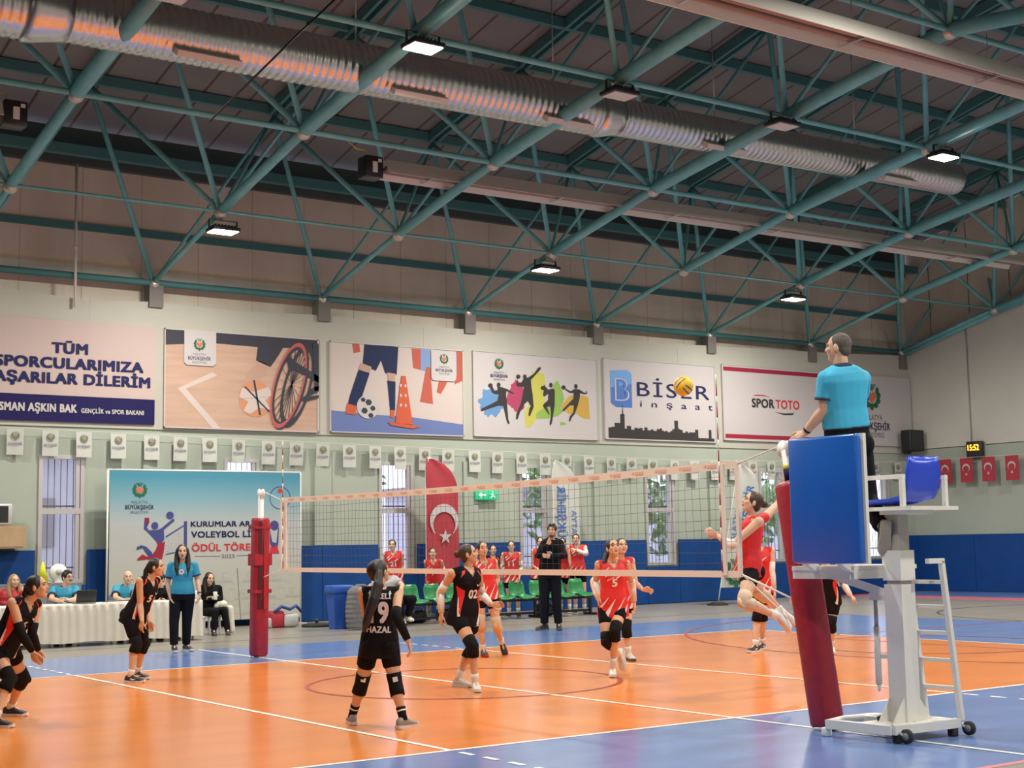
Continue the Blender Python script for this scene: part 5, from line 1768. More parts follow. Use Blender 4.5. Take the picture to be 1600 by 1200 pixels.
        if style == 'pony':
            pts = [H(0, -.10, .02)] + [H(*p) for p in (tail or [(0, -.14, -.02), (0, -.15, -.12), (0, -.14, -.22)])]
            m.ball(pts[0], .030 * S_, 10, 8)
            rr = [.026, .034, .032, .026, .018, .012]
            for i in range(len(pts) - 1):
                m.caps(pts[i], pts[i + 1], rr[min(i, 5)] * S_, rr[min(i + 1, 5)] * S_)
        if style == 'long':
            for s in (-1, 1):
                pts = [H(s * .062, -.01, .03), H(s * .082, -.015, -.06), H(s * .088, .012, -.15), H(s * .085, .045, -.25), H(s * .075, .055, -.34)]
                for i in range(4):
                    m.caps(pts[i], pts[i + 1], (.034, .036, .036, .032, .018)[i] * S_, (.034, .036, .036, .032, .018)[i + 1] * S_)
            for s in (-1, 0, 1):
                pts = [H(s * .045, -.07, -.02), H(s * .06, -.08, -.14), H(s * .06, -.075, -.28)]
                for i in range(2):
                    m.caps(pts[i], pts[i + 1], .045 * S_, .04 * S_)
        if world_tail:
            m.ell(H(0, -.055, .015), ax(.088, .075, .098), 14, 10)
            pts = [self.head + Vector(p) for p in world_tail]
            for i in range(len(pts) - 1):
                a, b = [.050 - .006 * abs(j - 2) for j in (i, i + 1)]
                m.caps(pts[i], pts[i + 1], a * S_, b * S_ if i < len(pts) - 2 else .015)
            for o_ in (Vector((.05, 0, 0)), Vector((-.035, -.02, .03))):
                for i in range(1, len(pts) - 2):
                    m.caps(pts[i] + o_ * (1 - i * .15), pts[i + 1] + o_ * (1 - (i + 1) * .15), .018, .014)
        fuse('hair', m, .008, 2, mt, self.t)

    # --- clothing
    def decal(self, tri, back=False, t=0.0, mi=1, child=None, a=0.0):
        N = -self.fs if back else self.fs
        if a:
            N = unit(self.fs * math.cos(a) + self.rs * math.sin(a))
        O = self.J['pel'] + self.up * (t * self.L); U = -self.rs if not back else self.rs
        if a:
            U = self.up.cross(N)
        return (tri, (O, U, self.up, N), mi, child)

    def jersey(self, kind, number=None, back_lines=None, hem=-.22, num_at=(0, .46), decals=True, loose=.016):
        k, J = self.k, self.J
        m = MB()
        m.loft(self.rings(loose, hem, .985, flare=.05, skirt=True), 0)
        for s, q in (('R', 1), ('L', -1)):
            P = lambda t, a, b: J['pel'] + self.up * (t * self.L) + self.rs * (a * k) + self.fs * (b * k)
            m.caps(P(.93, q * .055, -.012), J['sh' + s] + self.rs * (-q * .012 * k) + self.up * .004, .052 * k, .056 * k)
            if not self.male:
                m.ball(P(.68, q * .062, .072), .062 * k, 12, 8)
            m.ball(J['pel'] + self.up * .01 + self.r * (q * .06 * k) - self.f * (.045 * k), .092 * k * self.hv, 12, 8)
        dc = []
        if decals and kind == 'red':
            for (xa, ya, xb, yb, w) in ((-.17, -.13, .00, .10, .07), (-.05, -.14, .12, .11, .04), (.05, -.13, .16, .03, .06), (-.18, .0, -.08, .12, .03)):
                dc.append(self.decal(grid_strip([(xa, ya), (xb, yb)], [(xa + w, ya), (xb + .006, yb)], 10, 2)))
            for (xa, ya, xb, yb, w) in ((-.11, .36, -.02, .44, .03), (-.13, .40, -.06, .47, .025), (-.09, .31, .00, .36, .02), (.02, .33, .10, .40, .03)):
                dc.append(self.decal(grid_strip([(xa, ya), (xb, yb)], [(xa, ya + w), (xb, yb + w * .3)], 6, 2)))
        if decals and kind == 'black':
            for sgn in (-1, 1):
                a = sgn * 1.05
                dc.append(self.decal(grid_strip([(-.055 * sgn, .33), (.02 * sgn, .02)], [(.05 * sgn, .28), (.03 * sgn, .02)], 8, 3), mi=2, a=a))
                dc.append(self.decal(grid_strip([(-.02 * sgn, .20), (.0, .0), (.055 * sgn, -.14)], [(-.012 * sgn, .20), (.03 * sgn, .0), (.115 * sgn, -.14)], 10, 2), mi=1, a=a))
                dc.append(self.decal(grid_strip([(.10 * sgn, .46), (.14 * sgn, .42)], [(.075 * sgn, .50), (.11 * sgn, .49)], 4, 2), mi=2))
            dc.append(self.decal(grid_strip([(.05, .34), (.07, .325), (.095, .36)], [(.045, .36), (.07, .34), (.10, .375)], 6, 2), mi=1))
        if number:
            v = fine_text(number, .055 * len(number) + .01, .095, .05)
            dc.append(self.decal(([(x + num_at[0], y, z) for x, y, z in v[0]], v[1]), t=num_at[1], child=('number', 'jersey_white')))
        for s_, w_, h_, y_ in back_lines or []:
            v = fine_text(s_, w_, h_, .05)
            dc.append(self.decal(([(x, y + y_, z) for x, y, z in v[0]], v[1]), back=True, child=('lettering' if not s_.isdigit() else 'number', 'jersey_white')))
        mats = {'red': ['jersey_red', 'jersey_white', 'jersey_white'], 'black': ['jersey_black', 'jersey_white', 'jersey_red']}[kind]
        self.top = fuse('jersey', m, .009 if self.vox < .009 else .011, 4, mats, self.t, dc, (J['neck'] - self.up * .012 * k, self.rs, self.up, self.fs, .075 * k, .058 * k))

    def top_with_sleeves(self, name, mt, full=False, hem=-.12, loose=.022, collar=None, badge=None):
        k, J = self.k, self.J
        ml = 1.13 if self.male else 1.0
        m = MB()
        m.loft(self.rings(loose, hem, .99, flare=.05), 0)
        for s, q in (('R', 1), ('L', -1)):
            P = lambda t, a, b: J['pel'] + self.up * (t * self.L) + self.rs * (a * k) + self.fs * (b * k)
            sh, el, wr = J['sh' + s], J['el' + s], J['wr' + s]
            m.caps(P(.93, q * .05, -.01), sh, .056 * k * ml, .058 * k * ml)
            if not self.male:
                m.ball(P(.68, q * .062, .072), .066 * k, 12, 8)
            if full:
                m.caps(sh, el, .058 * k * ml, .050 * k * ml); m.caps(el, wr.lerp(el, .04), .050 * k * ml, .040 * k * ml)
            else:
                m.caps(sh, sh.lerp(el, .3), .063 * k * ml, .062 * k * ml); m.caps(sh.lerp(el, .3), sh.lerp(el, .66), .062 * k * ml, .064 * k * ml, flat=True)
        dc = []
        if badge:
            n = 18
            vs = [(0.0, .36)] + [(.0 + .042 * math.cos(2 * PI * i / n), .36 + .042 * math.sin(2 * PI * i / n)) for i in range(n)]
            dc.append(self.decal((vs, [(0, 1 + i, 1 + (i + 1) % n) for i in range(n)]), child=('badge', 'jersey_white')))
            vs = [(0.0, .36)] + [(.0 + .022 * math.cos(2 * PI * i / n), .36 + .022 * math.sin(2 * PI * i / n)) for i in range(n)]
            d = self.decal((vs, [(0, 1 + i, 1 + (i + 1) % n) for i in range(n)]), mi=1, child=('badge', 'turkish_red'))
            d[1][0].__iadd__(self.fs * .0); dc.append((d[0], (d[1][0], d[1][1], d[1][2], d[1][3]), d[2], d[3]))
        o = fuse(name, m, .010, 4, [mt, 'polo_trim'], self.t, dc)
        if collar:
            c = J['neck'] - self.up * .012
            rings = []
            for z, w in ((-.012, .080), (.018, .070), (.034, .066), (.030, .060), (-.01, .064)):
                rings.append([c + self.up * z * k + self.rs * (w * k * ml * math.cos(2 * PI * i / 20)) + self.fs * (w * k * ml * .92 * math.sin(2 * PI * i / 20) - .012 * k) for i in range(20)])
            MB().loft(rings, cap=False).build('collar', collar, o)
            if not full:
                for s in 'RL':
                    sh, el = J['sh' + s], J['el' + s]
                    MB().tube([sh.lerp(el, .60), sh.lerp(el, .69)], [.0655 * k * ml, .0665 * k * ml], 16).build('cuff', collar, o)
        return o

    def bottoms(self, name, mt, length, loose=.012, high=.14):
        """length: share of the thigh (<1) or 2 for trousers to the ankle"""
        k, J = self.k, self.J
        m = MB(); m.loft(self.rings(loose, -.17, high), 0)
        for s, q in (('R', 1), ('L', -1)):
            hp, kn, an = J['hip' + s], J['kn' + s], J['an' + s]
            m.ball(J['pel'] - self.up * .02 + self.r * (q * .075 * k) - self.f * (.055 * k), (.088 * self.hv) * k + loose, 12, 8)
            r0 = .090 * k * self.hv + loose
            if length < 1:
                e = hp.lerp(kn, length)
                m.caps(hp, e, r0, (.086 - .018 * length) * k * self.hv + loose)
                m.tube([e - unit(kn - hp) * .03, e + unit(kn - hp) * .035], [(.084 - .02 * length) * k * self.hv + loose] * 2, 14)
            else:
                w = loose * 1.3
                m.caps(hp, kn, r0, .056 * k + w); m.caps(kn, an.lerp(kn, .3), .056 * k + w, .048 * k + w)
                m.caps(an.lerp(kn, .3), an.lerp(kn, .05) , .048 * k + w, .042 * k + w * 1.1, flat=True)
        self.bot = fuse(name, m, .010, 3, mt, self.t)

    def kneepad(self, mt, sides='RL', patch=False):
        k, J = self.k, self.J
        for s in sides:
            hp, kn, an = J['hip' + s], J['kn' + s], J['an' + s]
            u, d = unit(hp - kn), unit(an - kn)
            fwd = -unit(u + d) if (u + d).length > .15 else self.f
            a, b = kn + u * .105 * k, kn + d * .105 * k
            m = MB().tube([a, kn + u * .05 * k + fwd * .006, kn + fwd * .012, kn + d * .05 * k - fwd * .002, b - fwd * .010 * k], [.072 * k, .070 * k, .067 * k, .069 * k, .069 * k], 16)
            m.ell(kn + fwd * .026 * k, (self.r * .048 * k, unit(u - d) * .062 * k, fwd * .050 * k), 14, 10)
            o = m.build('kneepad', mt, self.t)
            if patch:
                c = kn + u * .055 * k - fwd * .062 * k
                x = unit((u - d).cross(fwd))
                MB().box(c - x * .012, (.042, .012, .042), R=Matrix((x, fwd, unit(u - d))).transposed()).build('label_patch', 'white', o)

    def forearm_sleeve(self, mt, sides='RL', a=.55, b=.94):
        k, J = self.k, self.J
        for s in sides:
            sh, el, wr = J['sh' + s], J['el' + s], J['wr' + s]
            pts = [sh.lerp(el, a), el.lerp(sh, .05), el, el.lerp(wr, .3), el.lerp(wr, b)]
            MB().tube(pts, [.050 * k, .046 * k, .046 * k, .046 * k, .033 * k], 14).build('arm_sleeve', mt, self.t)

    def socks(self, mt, h=.14, band=None):
        k, J = self.k, self.J
        for s in 'RL':
            kn, an = J['kn' + s], J['an' + s]
            d = unit(kn - an)
            o = MB().tube([an - d * .02, an + d * .03 * k, an + d * h * .6, an + d * h], [.040 * k, .040 * k, .043 * k, .046 * k], 14).build('sock', mt, self.t)
            if band:
                MB().tube([an + d * h * .62, an + d * h * .75], [.0445 * k, .0455 * k], 14).build('stripe', band, o)

    def shoes(self, up, sole, air=False, mark=None):
        k, J = self.k, self.J
        for s in 'RL':
            kn, an, to = J['kn' + s], J['an' + s], J['to' + s]
            fd0 = unit(to - an); u0 = kn - an; u0 = unit(u0 - fd0 * u0.dot(fd0))
            if not air:
                h = Vector((to.x - an.x, to.y - an.y, 0)); fd, uv = unit(h), Vector((0, 0, 1))
            else:
                c, q = math.cos(.41), math.sin(.41); fd = unit(fd0 * c + u0 * q); uv = unit(u0 * c - fd0 * q)
            x = fd.cross(uv)
            base = an - uv * .09 * k
            if not air:
                base = Vector((an.x, an.y, an.z - .09 * k))
            up_r, so_r = [], []
            for d, w, h in ((-.074, .020, .055), (-.062, .032, .090), (-.02, .036, .112), (.035, .038, .105), (.075, .042, .080), (.12, .045, .062), (.160, .040, .050), (.186, .020, .036)):
                ring = []
                for i in range(14):
                    a = 2 * PI * i / 14
                    zz = .018 + (h - .018) * (math.sin(a) * .5 + .5)
                    ring.append(base + fd * d * k + x * (w * k * math.copysign(abs(math.cos(a)) ** .7, math.cos(a))) + uv * zz * k)
                up_r.append(ring)
            for d, w in ((-.082, .020), (-.07, .036), (-.02, .038), (.04, .038), (.10, .047), (.155, .044), (.185, .026), (.195, .012)):
                lift = .004 if d < -.06 else (.010 if d > .16 else 0)
                so_r.append([base + fd * d * k + x * (a_ * w * k) + uv * (b_ + lift) * k for a_, b_ in ((-1, .0), (1, .0), (1.04, .028), (-1.04, .028))])
            o = MB().loft(up_r).build('shoe', up, self.t)
            MB().loft(so_r, smooth=False).build('sole', sole, o)
            if mark:
                mm = MB()
                for q in (-1, 1):
                    mm.prism([(.01, .05), (.05, .035), (.10, .055), (.055, .05), (.03, .062)], base + x * (q * .046 * k), fd * k, uv * k, x * q * .002)
                mm.build('shoe_mark', mark, o)

# per person: height,base point,head direction,head pitch,then joints in mm from the base point
PEOPLE_DATA = {
    'g6': (1.6,[-5.14,-0.012,0.0],[0.798,-0.603],8,[-35,-63,733,137,-239,1136,200,-301,1254,-116,-97,722,-16,-301,1111,61,-339,823,189,-257,653,230,-266,509,-46,-334,414,-186,-419,87,-80,-518,24,31,-15,710,258,-145,1086,212,-146,813,311,-27,646,348,-35,524,217,129,378,186,419,87,289,316,24]),
    'g5': (1.6,[-2.701,3.151,0.0],[0.765,-0.644],0,[-26,-77,789,98,-226,1243,148,-283,1373,-105,-113,773,-51,-293,1209,-34,-267,932,-47,-371,730,-64,-337,563,-63,-230,459,-124,-218,87,-25,-324,24,42,-29,767,225,-134,1196,155,-43,889,101,-192,725,172,-178,583,147,73,434,124,218,87,197,91,24]),
    'g19': (1.56,[-2.678,-2.781,0.0],[0.966,0.258],15,[-17,-75,721,-32,-132,1215,-42,-116,1355,52,-120,700,97,-216,1169,-17,-369,981,64,-435,756,97,-442,639,73,-193,374,99,-274,85,236,-237,24,-85,-25,703,-159,-38,1176,-58,90,964,115,108,825,184,56,852,-88,125,369,-99,274,85,-51,407,24]),
    'g02': (1.66,[-0.31,-0.597,0.0],[0.731,-0.683],12,[-62,-55,814,-53,-132,1332,-62,-149,1465,-151,-57,795,-244,-115,1267,-285,73,1057,-311,12,830,-321,38,698,-124,-307,483,-68,-272,91,-132,-409,25,26,-48,794,99,-104,1258,216,1,1020,201,-209,913,316,-291,917,163,157,417,68,272,91,107,126,25]),
    'r765': (1.66,[2.514,3.061,0.0],[-0.175,-0.985],5,[-180,-118,907,-232,-143,1357,-269,-171,1510,-262,-91,883,-384,-92,1303,-255,41,1087,-347,-75,903,-363,-47,778,-254,-88,489,-170,-14,91,-222,-155,25,-94,-144,891,-69,-190,1321,56,-67,1097,-51,-122,893,-91,-79,786,-57,-198,448,170,14,177,215,2,31]),
    'r5': (1.66,[1.832,-0.563,0.0],[-0.26,-0.966],18,[-69,-53,821,-102,-103,1357,-127,-140,1501,-147,-11,800,-247,-23,1311,-158,154,1107,-229,-3,946,-241,22,825,-234,-121,412,98,56,243,145,48,60,11,-91,801,49,-175,1313,195,-90,1084,245,-68,854,273,-63,678,-191,-229,541,-98,-56,91,-195,-171,25]),
    'rb': (1.66,[3.321,1.167,0.0],[-0.343,-0.939],12,[-40,-70,812,-81,-116,1360,-86,-169,1514,-122,-38,791,-234,-55,1311,-404,70,1060,-478,-73,887,-430,-90,768,-107,-27,397,2,152,91,-73,21,25,44,-99,794,78,-170,1320,110,-208,1023,50,-422,943,169,-503,923,-55,-193,426,-2,-152,91,-42,-298,25]),
    'jump': (1.7,[1.571,-3.105,0.0],[-0.865,0.501],20,[0,0,1279,17,-85,1815,8,-101,1954,35,86,1265,235,-33,1802,480,-6,1958,650,39,2125,667,11,2241,353,202,1013,707,213,782,838,140,642,-36,-79,1254,-51,-232,1756,-254,-40,1521,-239,182,1616,-369,262,1706,-290,-217,945,97,-293,796,224,-359,624]),
    'r1190': (1.66,[5.643,0.917,0.0],[-0.82,-0.573],0,[-2,-114,940,-58,-146,1457,-107,-165,1593,-57,-45,919,-159,-16,1410,-10,109,1202,-87,-12,1014,-37,-34,922,-135,-125,532,-198,-136,91,-346,-162,25,56,-181,921,53,-271,1414,43,-269,1130,54,-294,851,83,-295,706,98,-5,527,198,136,91,61,72,25]),
    'libero': (1.66,[5.872,-0.126,0.0],[-0.767,-0.642],0,[-6,-90,781,-163,-225,1229,-207,-251,1386,-56,-17,763,-255,-86,1189,-276,84,961,-477,76,837,-523,121,743,-158,-58,404,-101,29,91,-225,-57,25,57,-152,762,-42,-340,1188,116,-268,962,71,-436,802,161,-486,705,-14,-146,409,101,-29,91,-6,-136,25]),
    'b613': (1.68,[5.949,11.672,0.0],[-0.574,-0.819],0,[-61,-72,928,-94,-121,1460,-137,-145,1591,-133,-18,908,-229,-20,1415,-137,149,1200,-157,11,1006,-129,11,862,-115,-10,491,-82,57,92,-190,-50,25,14,-121,908,47,-213,1414,122,-111,1156,47,-207,950,33,-178,807,40,-119,491,82,-57,92,17,-196,25]),
    'b676': (1.55,[6.876,11.665,0.0],[-0.501,-0.865],0,[-51,-59,780,-175,-285,1273,-209,-318,1418,-119,-10,763,-300,-191,1236,-172,-23,1074,-210,-80,865,-193,-76,745,-118,-10,453,-87,50,85,-177,-58,23,25,-92,762,-31,-345,1234,135,-163,1134,119,-284,950,104,-254,804,46,-105,453,87,-50,85,38,-182,23]),
    'bblack': (1.62,[8.626,11.965,0.0],[-0.424,-0.906],0,[-69,-50,805,-101,-97,1318,-125,-135,1456,-146,-11,784,-245,-24,1272,-251,13,1032,-246,2,784,-217,0,645,-127,-20,474,-91,42,88,-175,-78,25,11,-84,786,48,-161,1276,88,-157,1038,81,-160,790,65,-130,652,44,-101,474,91,-42,88,52,-185,25]),
    'b799': (1.66,[8.777,11.473,0.0],[-0.617,-0.787],0,[-74,-54,870,-107,-103,1395,-131,-141,1532,-143,2,850,-235,4,1351,-185,84,1083,-171,-33,878,-119,-51,741,-117,-3,486,-79,62,91,-191,-39,25,-3,-107,849,26,-201,1350,97,-162,1077,-10,-258,889,-3,-245,753,32,-119,486,79,-62,91,8,-195,25]),
    'b840': (1.68,[9.855,11.965,0.0],[-0.501,-0.865],0,[-64,-68,917,-68,-138,1448,-105,-170,1604,-142,-21,900,-213,-48,1409,-199,-16,1099,-173,-217,972,-79,-281,956,-126,-13,491,-87,50,92,-185,-67,25,14,-110,894,78,-215,1397,111,-194,1078,37,-239,854,21,-208,714,38,-108,491,87,-50,92,34,-194,25]),
    'b879': (1.64,[10.613,12.067,0.0],[-0.708,-0.706],0,[-76,-60,918,-94,-118,1437,-142,-140,1581,-137,4,900,-208,2,1398,-215,44,1124,-211,35,881,-192,41,737,-112,8,480,-71,71,89,-193,-15,25,-13,-119,896,24,-229,1387,49,-202,1061,76,-230,818,83,-215,674,23,-126,480,71,-71,89,-15,-193,25]),
    'b900': (1.7,[10.654,11.572,0.0],[-0.644,-0.765],0,[-89,-59,980,-123,-108,1519,-171,-130,1661,-157,1,960,-250,5,1474,-249,-1,1153,-199,-45,911,-157,-55,769,-119,1,497,-77,64,93,-195,-35,26,-18,-115,960,10,-214,1471,-109,-431,1318,-298,-286,1421,-416,-209,1466,26,-121,497,77,-64,93,-1,-198,26]),
    'coach': (1.88,[6.719,7.33,0.0],[-0.767,-0.642],0,[-74,-77,1049,-65,-166,1654,-89,-202,1782,-147,-7,1034,-156,-60,1580,-374,-142,1357,-330,-343,1528,-205,-236,1620,-126,29,503,-83,105,103,-251,75,28,-1,-142,1023,38,-260,1575,-31,-479,1349,-296,-446,1331,-411,-369,1357,31,-133,501,83,-105,103,-3,-253,28]),
    'ref2': (1.74,[-0.352,7.515,0.0],[-0.343,-0.939],0,[-12,-100,892,-28,-156,1378,-55,-195,1547,-92,-52,873,-177,-64,1333,-214,-1,1065,-187,-69,828,-132,-91,708,-128,-61,461,-123,-57,95,-164,-210,26,69,-145,870,125,-237,1328,180,-245,1095,162,-367,881,162,-345,723,84,-56,452,123,57,95,136,-101,26]),
    'wb': (1.66,[1.819,10.951,0.0],[0.086,-0.996],-8,[-60,427,428,-54,358,902,-89,336,1033,-146,449,410,-216,401,862,-153,388,633,-113,157,660,-67,117,718,-104,-1,441,-130,19,91,-170,-127,25,26,410,406,107,327,853,140,331,659,-48,189,645,-108,227,670,59,-4,458,130,-19,91,79,-160,25]),
    'wred': (1.64,[-1.954,10.867,0.0],[0.086,-0.996],0,[69,391,439,44,339,952,66,275,1105,-16,409,418,-115,373,905,-100,384,739,-43,164,689,28,112,709,-96,25,438,-98,17,89,-125,-129,25,157,378,420,208,315,911,126,85,770,104,-88,925,99,-99,1032,99,-15,439,98,-17,89,72,-164,25]),
    'm1': (1.75,[-1.18,10.662,0.0],[0.341,-0.94],0,[146,398,424,118,343,972,141,282,1148,59,433,403,-44,408,923,-163,175,776,-82,-59,746,5,-126,787,-92,41,424,-94,34,95,-149,-115,27,234,368,404,285,287,926,246,37,765,52,-119,753,-48,-53,788,95,-30,424,94,-34,95,39,-184,27]),
    'm2': (1.72,[-0.082,10.667,0.0],[-0.26,-0.966],0,[143,392,421,126,330,960,127,275,1107,57,425,402,-34,395,914,-139,167,758,-72,-65,716,18,-131,736,-92,40,421,-94,34,94,-148,-113,26,230,363,401,289,277,912,155,54,772,114,-116,944,100,-120,1044,95,-30,421,94,-34,94,40,-181,26]),
    'd3': (1.72,[0.476,10.718,0.0],[-0.82,-0.573],0,[240,341,378,213,286,917,177,259,1055,165,396,359,74,390,872,0,163,698,-9,-78,659,74,-138,668,-80,63,378,-82,57,94,-172,-71,26,316,291,357,356,193,868,261,-25,693,133,-230,657,68,-185,658,84,-52,378,82,-57,94,-8,-185,26]),
    'gray': (1.72,[5.415,10.887,0.0],[-0.424,-0.906],0,[0,0,505,-116,20,949,-181,5,1139,-82,15,474,-266,47,878,-404,155,792,-343,10,604,-258,-45,578,-52,-412,478,109,-184,154,79,-356,61,92,-16,497,59,-10,929,89,-278,808,-43,-375,626,-81,-340,565,238,-417,530,274,-153,196,288,-326,101]),
    'ref1': (1.84,[0.139,-5.814,0.0],[-0.39,0.921],3,[0,0,2368,-80,-31,3010,-83,-28,3140,96,-28,2354,114,-84,2906,276,106,2713,255,325,2855,202,341,3006,142,-63,1895,-71,-389,1656,-74,-391,1430,-91,30,2344,-218,11,2899,-223,50,2639,-234,251,2472,-324,323,2404,-60,61,1963,-56,117,1532,-101,158,1464]),
}
NAMES = ['pel', 'neck', 'head'] + [a + s for s in 'RL' for a in ('hip', 'sh', 'el', 'wr', 'tip', 'kn', 'an', 'to')]
PEOPLE = {}
for key_, (H_, root_, fh_, pitch_, rows_) in PEOPLE_DATA.items():
    PEOPLE[key_] = dict(H=H_, root=root_, fh=fh_, pitch=pitch_, J={n: rows_[3 * i:3 * i + 3] for i, n in enumerate(NAMES)})
BLK, RED = 'volleyball players in black', 'volleyball players in red'
BEN = 'substitutes standing behind the bench'
OFF = 'officials at the table'

# players in black
p = Person(PEOPLE['g6'], 'player in black crouching at the left edge, number 6, long black arm sleeves', BLK, 'skin_a', voxel=.007)
p.hair('pony', tail=[(0, -.125, -.05), (-.02, -.115, -.12), (-.03, -.10, -.18)]); p.jersey('black', '6'); p.bottoms('shorts', 'shorts_black', .38)
p.kneepad('pad_black'); p.forearm_sleeve('pad_black', a=.62); p.socks('sock_white', .07); p.shoes('shoe_black', 'sole_white')
p = Person(PEOPLE['g5'], 'player in black half crouched with open hands, second from the left', BLK, 'skin_a', voxel=.007)
p.hair('pony', tail=[(0, -.13, -.04), (0, -.14, -.12), (0, -.13, -.18)]); p.jersey('black', '5'); p.bottoms('shorts', 'shorts_black', .60)
p.kneepad('pad_black'); p.socks('sock_white', .07); p.shoes('shoe_black', 'sole_white', mark='white')
p = Person(PEOPLE['g19'], 'player in black seen from behind with number 19 and a long ponytail', BLK, 'skin_a', voxel=.007)
p.hair('loose', world_tail=[(-.06, -.09, -.02), (-.10, -.14, -.12), (-.145, -.15, -.24), (-.18, -.13, -.35), (-.20, -.11, -.44), (-.21, -.09, -.51)])
p.jersey('black', None, [('İNCELİ', .20, .048, .415), ('19', .165, .19, .205), ('HAZAL', .215, .055, .12)], decals=False)
p.bottoms('shorts', 'shorts_black', .42); p.kneepad('pad_black', patch=True); p.forearm_sleeve('pad_black', 'R', a=.75)
p.socks('pad_black', .10, band='white'); p.shoes('shoe_grey', 'sole_white')
p = Person(PEOPLE['g02'], 'player in black with number 02 and white arm sleeves, looking right', BLK, 'skin_a', voxel=.007)
p.hair('bun', 'hair_brown'); p.jersey('black', '02', num_at=(.02, .38)); p.bottoms('shorts', 'shorts_black', .36); p.kneepad('pad_black')
p.forearm_sleeve('sleeve_white'); p.socks('sock_white', .10); p.shoes('shoe_white', 'sole_white')
# players in red
p = Person(PEOPLE['r765'], 'player in red with beige kneepads running behind number 02', RED, 'skin_a')
p.hair('bun'); p.jersey('red', None); p.bottoms('shorts', 'shorts_black', .38); p.kneepad('pad_beige'); p.socks('sock_white', .09); p.shoes('shoe_black', 'sole_red', air=True)
p = Person(PEOPLE['r5'], 'player in red with number 5 stepping towards the net', RED, 'skin_a', voxel=.007)
p.hair('pony', tail=[(.05, -.12, -.06), (.09, -.10, -.14)]); p.jersey('red', '5'); p.bottoms('shorts', 'shorts_black', .36); p.kneepad('pad_black')
p.forearm_sleeve('sleeve_white', a=.9); p.socks('sock_white', .15); p.shoes('shoe_white', 'sole_white', air=True)
p = Person(PEOPLE['rb'], 'player in red half hidden behind number 5, one open hand held out', RED, 'skin_b')
p.hair('bun'); p.jersey('red', None); p.bottoms('shorts', 'shorts_black', .38); p.kneepad('pad_black'); p.socks('sock_white', .10); p.shoes('shoe_white', 'sole_dark')
p = Person(PEOPLE['jump'], 'player in red jumping at the right end of the net', RED, 'skin_b', voxel=.007)
p.hair('bun', 'hair_brown'); p.jersey('red', None, hem=-.12); p.bottoms('shorts', 'shorts_black', .34); p.kneepad('pad_beige')
p.forearm_sleeve('sleeve_white', 'L', a=.85, b=.45); p.socks('sock_white', .08); p.shoes('shoe_white', 'sole_white', air=True)
p = Person(PEOPLE['r1190'], 'player in red standing behind the jumping player', RED, 'skin_b')
p.hair('pony', tail=[(.02, -.13, -.06), (.03, -.12, -.14)]); p.jersey('red', None); p.bottoms('shorts', 'shorts_black', .50); p.kneepad('pad_black')
p.forearm_sleeve('sleeve_white', 'L'); p.socks('sock_white', .08); p.shoes('shoe_black', 'sole_white', mark='white')
p = Person(PEOPLE['libero'], 'player in a black jersey mostly hidden by the near post, white sleeves', 'player in black among the red team', 'skin_b')
p.hair('bun'); p.jersey('black', None); p.bottoms('shorts', 'shorts_black', .5); p.kneepad('pad_black'); p.forearm_sleeve('sleeve_white'); p.socks('sock_white', .1); p.shoes('shoe_white', 'sole_white')
# substitutes
for key, lab, kind, num, sk, hr in (('b613', 'substitute in red with number 21, leftmost behind the bench', 'red', '21', 'skin_b', 'bun'),
                                    ('b676', 'shortest substitute in red, before the red feather flag', 'red', '7', 'skin_b', 'bun'),
                                    ('bblack', 'substitute in a dark jersey, head just behind the running red player', 'black', None, 'skin_b', 'bun'),
                                    ('b799', 'substitute in red with white sleeves, left of the coach', 'red', '11', 'skin_b', 'bun'),
                                    ('b840', 'substitute in red half hidden at the left of the coach', 'red', None, 'skin_b', 'bun'),
                                    ('b879', 'substitute in red half hidden at the right of the coach', 'red', None, 'skin_b', 'pony'),
                                    ('b900', 'substitute in red with a hand on the shoulder, right of the coach', 'red', None, 'skin_b', 'pony')):
    p = Person(PEOPLE[key], lab, BEN, sk, voxel=.010)
    p.hair(hr); p.jersey(kind, num); p.bottoms('shorts', 'shorts_black', .45)
    if key in ('b799', 'b900', 'bblack'):
        p.forearm_sleeve('sleeve_white', 'L' if key == 'b900' else 'RL')
    p.socks('sock_white', .12); p.shoes('shoe_black' if key != 'b840' else 'shoe_white', 'sole_white')
p = Person(PEOPLE['coach'], 'bearded man in black tracksuit with a hand at his chin, before the bench', None, 'skin_a', male=True, voxel=.009)
p.hair('short'); o = p.top_with_sleeves('tracksuit_top', 'jacket_black', full=True, collar='jacket_black', badge=True); p.bottoms('trousers', 'trouser_black', 2, loose=.02); p.shoes('shoe_black', 'sole_dark')
m = MB(); H, S_ = p.Hp, p.S_
m.ell(H(0, .040, -.090), (p.hr * .043 * S_, p.hf * .044 * S_, p.hu * .028 * S_), 14, 10)
for s in (-1, 1):
    m.ell(H(s * .050, .014, -.060), (p.hr * .011 * S_, p.hf * .018 * S_, p.hu * .034 * S_), 10, 8)
m.build('beard', 'hair_dark', p.t)
p = Person(PEOPLE['gray'], 'person in grey shirt sitting on the bench, mostly hidden behind number 19', None, 'skin_b', male=True, voxel=.010)
p.hair('short'); p.top_with_sleeves('shirt', 'shirt_grey'); p.bottoms('trousers', 'trouser_black', 2, loose=.02); p.socks('sock_white', .1); p.shoes('shoe_white', 'sole_white', air=True)

